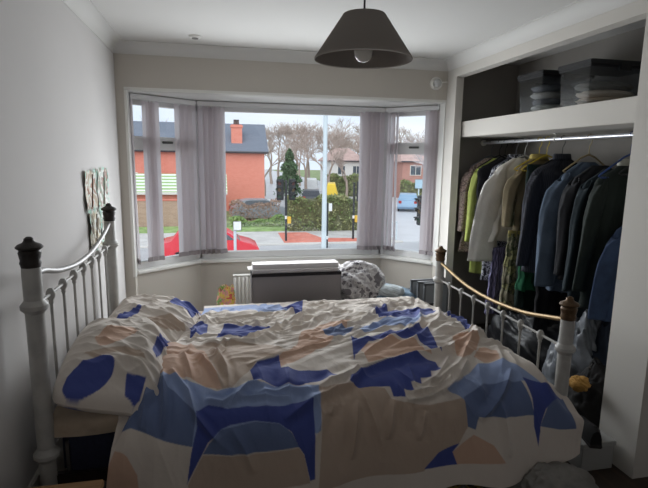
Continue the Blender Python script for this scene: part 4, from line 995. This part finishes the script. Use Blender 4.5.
MB().box(-14.05, .4, 30.75, 31.1, -1.0, -.92).build('coping', mat('coping_red', srgb(206,128,112), .8), t, bevel=.02)

# hedges, shrubs, trees -----------------------------------------------------
def leafmass(name, m, pts_fn, n, size, seed, parent=None):
    rr = np.random.RandomState(seed); P = pts_fn(rr, n); d1 = rr.normal(size=(n, 3)); d1 /= np.linalg.norm(d1, axis=1)[:, None]
    d2 = np.cross(d1, rr.normal(size=(n, 3))); d2 /= np.linalg.norm(d2, axis=1)[:, None]; s = size*rr.uniform(.6, 1.3, (n, 1))
    vs = np.stack([P-d1*s, P-d2*s*.6, P+d1*s, P+d2*s*.6], 1).reshape(-1, 3); o = MB(); o.v = vs.tolist(); o.f = [(4*i, 4*i+1, 4*i+2, 4*i+3) for i in range(n)]
    return o.build(name, m, parent, smooth=False)
def boxpts(x0, x1, y0, y1, z0, z1, wob=.15):
    def fn(rr, n):
        p = rr.uniform(0, 1, (n, 3)); k = rr.randint(0, 3, n)
        p[k == 0, 1] *= .25; p[k == 1, 2] = 1-p[k == 1, 2]*.15
        P = p*np.array([x1-x0, y1-y0, z1-z0])+np.array([x0, y0, z0])
        P[:, 2] += wob*np.sin(P[:, 0]*2.1)*p[:, 2]+wob*.6*np.sin(P[:, 0]*5.3+1)*p[:, 2]; return P
    return fn
def leafm(n, a, b): return mat(n, a, .8, var=.0, col2=b, vscale=.9) if False else mat(n, a, .85, var=.3, vscale=1.6, col2=b)
M_hedge = leafm('hedge_leaf', srgb(104,128,76), srgb(150,150,108)); M_brownb = leafm('bare_shrub', srgb(142,118,104), srgb(172,148,134)); M_core = mat('hedge_core', srgb(96,98,70), .95, var=.3, vscale=3)
M_gr2 = leafm('green_shrub', srgb(112,146,84), srgb(156,176,116)); M_con = leafm('conifer', srgb(62,92,62), srgb(96,126,88))
def hedge(name, label, x0, x1, y0, y1, z1, m, n, size, seed, core=True):
    t = thing(name, label, 'hedge', ((x0+x1)/2, (y0+y1)/2, GZ))
    if core: MB().box(x0+.1, x1-.1, y0+.15, y1-.1, GZ, z1-.15).build('branches', M_core, t, smooth=False)
    leafmass('foliage', m, boxpts(x0, x1, y0, y1, GZ+.05, z1), n, size, seed, t)
hedge('clipped_hedge', 'long green and brown clipped hedge behind the crossing', 3.95, 9.6, 27.9, 29.4, -.62, M_hedge, 5200, .085, 1)
hedge('bare_hedge', 'leafless brown shrubs between brick house and red car', .75, 3.9, 30.8, 32.0, -1.15, M_brownb, 2000, .06, 2, False)
hedge('low_hedge', 'low bright green strip of shrubs along the verge', .7, 4.0, 29.9, 30.6, -2.05, M_gr2, 1400, .08, 3, False)
hedge('far_hedge', 'dark green hedge below the white house', 12.3, 19.0, 55, 56.5, -.2, M_hedge, 2200, .16, 4)
hedge('far_hedge', 'green hedge behind the parked vehicles seen through the right window', 18.6, 26, 48, 49.5, -.6, M_hedge, 1800, .16, 5)
t = thing('conifer', 'dense dark green conifer beside the street trees', 'tree', (7.15, 50, GZ))
def conepts(cx, cy, z0, z1, r):
    def fn(rr, n):
        k = rr.uniform(0, 1, n)**.75; a = rr.uniform(0, 2*PI, n); q = r*(1.02-k)**.75*rr.uniform(.5, 1.05, n)*(1+.25*np.sin(k*23))
        return np.stack([cx+q*np.cos(a), cy+q*np.sin(a), z0+(z1-z0)*k], 1)
    return fn
leafmass('foliage', M_con, conepts(7.15, 50, GZ+.6, 2.5, 1.35), 3600, .13, 6, t)
MB().tube([(7.15, 50, GZ), (7.15, 50, 1.4)], [.14, .03], 6).build('trunk', mat('bark_dark', srgb(84,72,62), .9), t)
M_twig = mat('twig', srgb(176,160,152), .95, var=.12, vscale=.7); M_bark = mat('bark', srgb(160,144,134), .95); M_twig2 = mat('twig_pale', srgb(188,180,182), .95)
def bare_tree(label, x, y, h, seed, spread=.55, tw=M_twig, dens=1., name='bare_tree', tw_min=.014):
    t = thing(name, label, 'tree', (x, y, GZ), 0, 'bare street trees'); rr = random.Random(seed)
    tr = MB(); br = MB()
    def grow(p, d, ln, r, lv):
        q = p+d*ln; mid = p+d*ln*.5+Vector((rr.uniform(-1,1), rr.uniform(-1,1), rr.uniform(-.3,.5)))*ln*.07
        (tr if lv < 2 else br).tube([p, mid, q], [r, r*.85, r*.68], 6 if lv < 2 else 3, False)
        if lv >= 6: return
        n = 2 if lv < 1 else (3 if rr.random() < .75*dens else 2)
        for k in range(n):
            e = Vector((rr.gauss(0, 1), rr.gauss(0, 1), rr.gauss(.25, .6))); nd = (d+e.normalized()*spread*(1.0+.08*lv)).normalized()
            if nd.z < -.2: nd.z *= .3; nd.normalize()
            s = rr.uniform(.3, 1) if lv > 1 else rr.uniform(.75, 1)
            grow(p+(q-p)*s, nd, ln*rr.uniform(.62, .86), max(r*.6, tw_min), lv+1)
    grow(Vector((x, y, GZ)), Vector((rr.uniform(-.06,.06), rr.uniform(-.06,.06), 1)).normalized(), h*.27, h*.020, 0)
    tr.build('trunk', M_bark, t); br.build('twigs', tw, t, smooth=False)
bt = [('bare tree just right of the brick house gable', 5.2, 56, 8.4, 1), ('bare tree behind the conifer top', 8.2, 62, 8.6, 2), ('bare tree left of the lamp post', 9.6, 54, 9.4, 3), ('spreading bare tree right of the lamp post', 11.2, 50, 9.2, 4),
      ('tall bare tree above the white house roof', 15.8, 70, 12.6, 5), ('bare tree right of the white house', 17.2, 58, 10.5, 6), ('bare tree in front of the white house gable', 13.6, 52, 7.6, 7),
      ('bare tree top filling the upper pane of the right window', 14.6, 31, 8.8, 8), ('second bare tree in the right window, nearer the sign', 17.4, 36, 9.0, 9), ('bare tree seen at the outer edge of the right window', 25.5, 50, 9.4, 10),
      ('bare tree behind the house roof in the upper pane of the left window', -5.5, 50, 10.5, 11), ('bare tree behind the house roof by the left jamb', -9.0, 52, 11.0, 12), ('bare tree far behind the conifer, left of it', 6.4, 74, 9.6, 13), ('bare tree far off between lamp post and white house', 12.8, 78, 10.0, 14)]
for lab, x, y, h, s in bt: bare_tree(lab, x, y, h, s, .62, M_twig2 if s in (8, 9, 10, 11, 12) else M_twig)

# the far row: four trees built, then copied
for k, (x, y, h) in enumerate(((9.0, 84, 12.5), (14.0, 88, 14.0), (20.0, 86, 13.5), (27.0, 84, 14.0))):
    bare_tree('bare tree in the far row beyond the houses', x, y, h, 40+k, .62, M_twig, 1.15, tw_min=.026)
far = [o for o in bpy.data.objects if o.get('label') == 'bare tree in the far row beyond the houses']
for o in far: o['group'] = 'far row of bare trees'
spots = [(6.2, 92), (11.5, 95), (16.8, 92), (18.2, 80), (23.0, 92), (24.5, 82), (29.5, 90), (31.5, 80), (34.5, 92), (12.4, 86), (36.5, 84), (40, 90), (8.0, 100), (21.5, 100), (27, 98)]
for k, (x, y) in enumerate(spots):
    c = copy_tree(far[k % len(far)]); c.location = (x, y, GZ); c.rotation_euler = (0, 0, k*1.7)
# vehicles -----------------------------------------------------------
M_tyre = mat('tyre', srgb(40,40,42), .8); M_hub = mat('hubcap', srgb(176,178,182), .4, .5); M_cg = mat('car_glass', srgb(58,66,76), .1); M_lamp = mat('headlamp', srgb(228,230,232), .2); M_tail = mat('tail_lamp', srgb(170,40,36), .3)
def car(name, label, cat, loc, rz, m, L=3.9, Wd=1.66, Hh=1.46, van=False):
    t = thing(name, label, cat, loc, rz); h = L/2
    if not van: prof = [(-h,.42),(-h+.02,.78),(-h+.10,.92),(-h+.42,1.0),(-h+.72,1.38),(-h+1.15,Hh),(.25,Hh-.01),(.72,1.28),(1.12,.98),(h-.35,.86),(h-.08,.72),(h,.55),(h-.01,.32),(h-.2,.24),(-h+.2,.24)]
    else: prof = [(-h,.45),(-h,Hh*.95),(-h+.12,Hh),(h-1.25,Hh),(h-.95,Hh*.93),(h-.55,Hh*.60),(h-.06,Hh*.48),(h,.5),(h-.02,.32),(h-.2,.26),(-h+.1,.26)]
    def ring(k, ys): 
        zb = 1.0
        return [(x*ys[1], k*(Wd/2*ys[0]-(max(0, z-.95)*.28)), z) for x, z in prof]
    lay = [(-1, (1., .985)), (-.96, (1., 1.)), (.96, (1., 1.)), (1, (1., .985))]
    b = MB(); rings = []
    for k, ys in lay: rings.append([(x*ys[1], k*(Wd/2-(max(0, z-.9)*.30)), z) for x, z in prof])
    n = len(prof); vs = sum(rings, []); fs = [tuple(range(n-1,-1,-1)), tuple(3*n+i for i in range(n))]
    for r in range(3):
        for i in range(n): fs.append((r*n+i, r*n+(i+1)%n, (r+1)*n+(i+1)%n, (r+1)*n+i))
    b.add(vs, fs).build('body', m, t, local=True, ang=28)
    yw = Wd/2
    for sd in (-1, 1):
        if not van: sp = [(-h+.78,1.02),(-h+.92,1.34),(-h+1.2,1.39),(.22,1.385),(.62,1.24),(.92,1.02)]
        else: sp = [(h-1.5,Hh*.62),(h-1.5,Hh*.90),(h-1.1,Hh*.88),(h-.72,Hh*.62)]
        pa = [(x, sd*(yw-max(0, z-.9)*.30+.006), z) for x, z in sp]; pb = [(x, sd*(yw-max(0, z-.9)*.30-.03), z) for x, z in sp]
        MB().extr(pa, pb).build('side_window', M_cg, t, local=True, smooth=False)
        for wx in (-h+.72, h-.78):
            wh = MB().lathe((wx, sd*(yw-.09), .31), [(.20,-.09),(.30,-.08),(.31,-.04),(.31,.05),(.29,.085),(.20,.09)], 22, 'y').build('wheel', M_tyre, t, local=True)
            hc = MB().lathe((wx, sd*(yw-.005), .31), [(.20,-.02),(.20,.01),(.06,.02),(0,.02)], 18, 'y'); hc.build('hubcap', M_hub, wh, local=True)
        MB().box(h-.16, h-.02, sd*yw*.62-.17, sd*yw*.62+.17, .60, .72).build('headlamp', M_lamp, t, local=True, bevel=.02)
        MB().box(-h-.01, -h+.10, sd*yw*.75-.12, sd*yw*.75+.12, .70, .92).build('tail_lamp', M_tail, t, local=True, bevel=.02)
    if not van:
        MB().extr([(.72-.40,.0-yw*.74,Hh-.02),(.72-.40,yw*.74,Hh-.02),(1.13,yw*.86,1.0),(1.13,-yw*.86,1.0)], [(.72-.43,.0-yw*.74,Hh-.08),(.72-.43,yw*.74,Hh-.08),(1.08,yw*.86,.96),(1.08,-yw*.86,.96)]).build('windscreen', M_cg, t, local=True, smooth=False)
    return t
car('car', 'red hatchback on the road below, nose showing past the left blind', 'car', (-.28, 20.2, GZ), 0, mat('red_paint', srgb(214,52,66), .25), 3.8, 1.66, 1.40)
car('car', 'silver grey car parked behind the bare shrubs by the brick house', 'car', (2.9, 34.2, GZ), R(6), mat('silver_paint', srgb(148,154,162), .3, .2), 4.1)
car('car', 'dark car parked beyond the hedge, left of the lamp post', 'car', (8.45, 45, GZ), R(79), mat('dark_paint', srgb(60,64,72), .3), 4.0)
car('car', 'silver blue car on the side road in the right window', 'car', (15.9, 40, GZ), R(68), mat('blue_silver_paint', srgb(138,168,196), .3, .1), 4.0)
car('van', 'white van parked beyond the hedge by the lamp post', 'van', (10.7, 57, GZ), R(79), mat('white_van_paint', srgb(216,218,220), .35), 4.6, 1.8, 2.0, True)
car('van', 'yellow van beyond the hedge, right of the lamp post', 'van', (10.45, 45.5, GZ), R(77), mat('yellow_paint', srgb(226,196,72), .35), 4.2, 1.35, 2.05, True)

# street furniture ---------------------------------------------------------
M_pole = mat('signal_black', srgb(46,50,54), .5); M_galv = mat('galvanised', srgb(196,208,214), .5, var=.08, vscale=6, stretch=(1,1,.2)); M_yb = mat('yellow_box', srgb(226,186,70), .5); M_wb = mat('white_band', srgb(228,230,230), .5)
t = thing('lamp_post', 'pale galvanised street lamp post in front of the crossing', 'lamp post', (2.93, 13.6, GZ))
MB().lathe((2.93, 13.6, GZ), [(.12, 0), (.12, .05), (.10, .1), (.10, 1.2), (.075, 1.28), (.062, 4.2), (.05, 7.4)], 14).build('pole', M_galv, t)
MB().tube([(2.93, 13.6, GZ+7.3), (2.95, 13.9, GZ+7.55), (3.0, 14.6, GZ+7.65)], [.045, .04, .035], 8).build('bracket', M_galv, t)
MB().ball((3.02, 15.0, GZ+7.66), (.14, .42, .09), 14, 8).build('lantern', M_galv, t)
def signal(name, label, x, y, hgt, heads, box=True, backs=False):
    t = thing(name, label, 'traffic light', (x, y, GZ), 0, 'traffic lights at the crossing')
    MB().lathe((x, y, GZ), [(.09, 0), (.09, .06), (.058, .07), (.058, hgt), (.0, hgt+.01)], 12).build('pole', M_pole, t)
    MB().lathe((x, y, GZ), [(.0605, hgt*.38), (.0605, hgt*.38+.16)], 12).build('white_band', M_wb, t)
    for (dx, rz) in heads:
        hz = GZ+hgt-.55; c, s = math.cos(rz), math.sin(rz); hx, hy = x+dx, y-.02
        hd = MB().obox((hx, hy, hz+.1), rz, .17, .09, .52).build('signal_head', M_pole, t, bevel=.03)
        for k, (cc, nm) in enumerate(((srgb(90,40,36), 'red_lens'), (srgb(96,76,36), 'amber_lens'), (srgb(40,74,56), 'green_lens'))):
            zc = hz+.42-.32*k; fx, fy = s, -c
            ln = MB(); n = 14
            ln.add([(hx+fx*.095+c*.10*math.cos(2*PI*i/n), hy+fy*.095+s*.10*math.cos(2*PI*i/n), zc+.10*math.sin(2*PI*i/n)) for i in range(n)], [tuple(range(n))]); ln.build(nm, mat(nm+name+str(dx)+str(x), cc, .3), hd, smooth=False)
            v = MB(); A = []; 
            for i in range(11):
                a = -.3+(PI+.6)*i/10; u, w_ = .125*math.cos(a), .125*math.sin(a)
                A.append([(hx+c*u+fx*.09, hy+s*u+fy*.09, zc+w_), (hx+c*u+fx*(.30 if 2 < i < 8 else .2), hy+s*u+fy*(.30 if 2 < i < 8 else .2), zc+w_*.96)])
            v.grid(np.array(A)); vo = v.build('visor', M_pole, hd)
            vo.modifiers.new('thick', 'SOLIDIFY').thickness = .008
        MB().box(min(x, hx), max(x, hx)+.001, y-.03, y+.03, hz-.1, hz-.05).build('bracket', M_pole, t)
    if box: MB().box(x+.06, x+.24, y-.12, y+.06, GZ+.95, GZ+1.30).build('push_button_unit', M_yb, t, bevel=.02)
    return t
signal('traffic_light', 'twin headed black traffic light with yellow push button unit, left of the lamp post', 3.37, 24.75, 3.1, [(-.30, R(-25)), (.30, R(25))])
signal('traffic_light', 'black traffic light beside the right bunch of blinds, yellow push button unit', 6.94, 24.95, 3.0, [(.26, R(60))])
signal('traffic_light', 'near traffic light seen in the right window, side view with visors', 7.05, 16.2, 2.9, [(-.10, R(-70))], False)
t = thing('marker_post', 'tall dark marker post with white band on the near side of the crossing', 'post', (5.0, 22.9, GZ))
MB().lathe((5.0, 22.9, GZ), [(.14, 0), (.14, .1), (.13, 2.1), (.10, 2.16), (0, 2.17)], 14).build('shaft', M_pole, t)
MB().lathe((5.0, 22.9, GZ), [(.142, .42), (.142, .58)], 14).build('white_band', M_wb, t)
MB().box(5.14, 5.30, 22.85, 22.9, GZ+1.75, GZ+2.12).build('plate', M_wb, t, bevel=.01)
t = thing('parking_meter', 'short pale post with a square white plate beside the red car', 'post', (.52, 15.5, GZ))
MB().lathe((.52, 15.5, GZ), [(.07, 0), (.045, .1), (.045, 2.0), (0, 2.01)], 10).build('shaft', M_galv, t)
MB().box(.46, .72, 15.42, 15.45, GZ+1.95, GZ+2.25).build('plate', M_wb, t, bevel=.02)
t = thing('road_sign', 'blue grey square road sign on a pole in the right window', 'sign', (13.04, 31, GZ))
MB().lathe((13.04, 31, GZ), [(.05, 0), (.04, 2.9), (0, 2.91)], 10).build('pole', M_galv, t)
MB().box(12.74, 13.34, 30.94, 30.97, GZ+2.35, GZ+2.95).build('plate', mat('sign_blue', srgb(164,192,208), .4), t, bevel=.02)
t = thing('guard_barrier', 'grey pedestrian guard railing at the right of the crossing', 'railing', (8.4, 24.3, GZ))
gr = MB(); gr.tube([(7.35, 24.3, GZ+1.0), (9.1, 24.3, GZ+1.0)], .03, 6); gr.tube([(7.35, 24.3, GZ+.25), (9.1, 24.3, GZ+.25)], .025, 6)
for k in range(15): gr.tube([(7.35+k*.125, 24.3, GZ+.25), (7.35+k*.125, 24.3, GZ+1.0)], .012, 5)
gr.build('bars', M_galv, t)
for x in (7.35, 8.22, 9.1): MB().tube([(x, 24.3, GZ), (x, 24.3, GZ+1.03)], .035, 8).build('upright', M_galv, t)
LP_FRONT, LP_SIDE, LP_FILL = 40, 8, 3
# ------------------------------------------------------------------ light
w = bpy.data.worlds.new('sky'); bpy.context.scene.world = w; w.use_nodes = True
N = w.node_tree.nodes; L = w.node_tree.links; bg = N['Background']
tc = N.new('ShaderNodeTexCoord'); sp = N.new('ShaderNodeSeparateXYZ'); L.new(tc.outputs['Generated'], sp.inputs[0])
nz = N.new('ShaderNodeTexNoise'); nz.inputs['Scale'].default_value = 3.2; nz.inputs['Detail'].default_value = 4
mp = N.new('ShaderNodeMapping'); mp.inputs['Scale'].default_value = (1, 1, 4); L.new(tc.outputs['Generated'], mp.inputs[0]); L.new(mp.outputs[0], nz.inputs['Vector'])
rp = N.new('ShaderNodeValToRGB'); rp.color_ramp.elements[0].position = .4; rp.color_ramp.elements[0].color = (.68,.76,.88,1); rp.color_ramp.elements[1].position = .62; rp.color_ramp.elements[1].color = (.80,.83,.88,1)
L.new(nz.outputs['Fac'], rp.inputs['Fac'])
L.new(rp.outputs['Color'], bg.inputs['Color']); bg.inputs['Strength'].default_value = 1.35
def area(name, loc, aim, sx, sy, power, col):
    l = bpy.data.lights.new(name, 'AREA'); l.shape = 'RECTANGLE'; l.size = sx; l.size_y = sy; l.energy = power; l.color = col
    o = bpy.data.objects.new(name, l); C.objects.link(o); o.location = loc
    o.rotation_euler = (Vector(aim)-Vector(loc)).to_track_quat('-Z', 'Y').to_euler(); return o
day = (.93, .97, 1.0)
area('daylight_front', (.727, 4.46, 1.30), (.727, 2.4, .62), 1.7, 1.15, LP_FRONT, day)
area('daylight_left', (-.24, 4.36, 1.30), (.9, 2.9, .8), .5, 1.15, LP_SIDE, day)
area('daylight_right', (1.68, 4.36, 1.30), (.4, 2.9, .8), .42, 1.15, LP_SIDE*.8, day)
area('rear_fill', (.6, -1.2, 1.5), (.6, 3, 1.0), 2.2, 1.6, LP_FILL, (1.0, .97, .94))  # added soft fill behind the camera
sl_ = bpy.data.lights.new('facade_fill', 'SUN'); sl_.energy = 2.0; sl_.angle = R(70); sl_.color = (1, .98, .95)  # soft sun lamp added to brighten the house fronts under the overcast sky
so_ = bpy.data.objects.new('facade_fill', sl_); C.objects.link(so_); so_.rotation_euler = Vector((.25, .75, -.6)).to_track_quat('-Z', 'Y').to_euler()
sc = bpy.context.scene
sc.view_settings.view_transform = 'Standard'; sc.view_settings.look = 'None'; sc.view_settings.exposure = 0; sc.view_settings.gamma = 1
sc.cycles.use_denoising = True; sc.cycles.max_bounces = 8; sc.cycles.diffuse_bounces = 5; sc.cycles.transparent_max_bounces = 16
sc.cycles.caustics_reflective = False; sc.cycles.caustics_refractive = False; sc.cycles.sample_clamp_indirect = 4
bpy.context.view_layer.update()
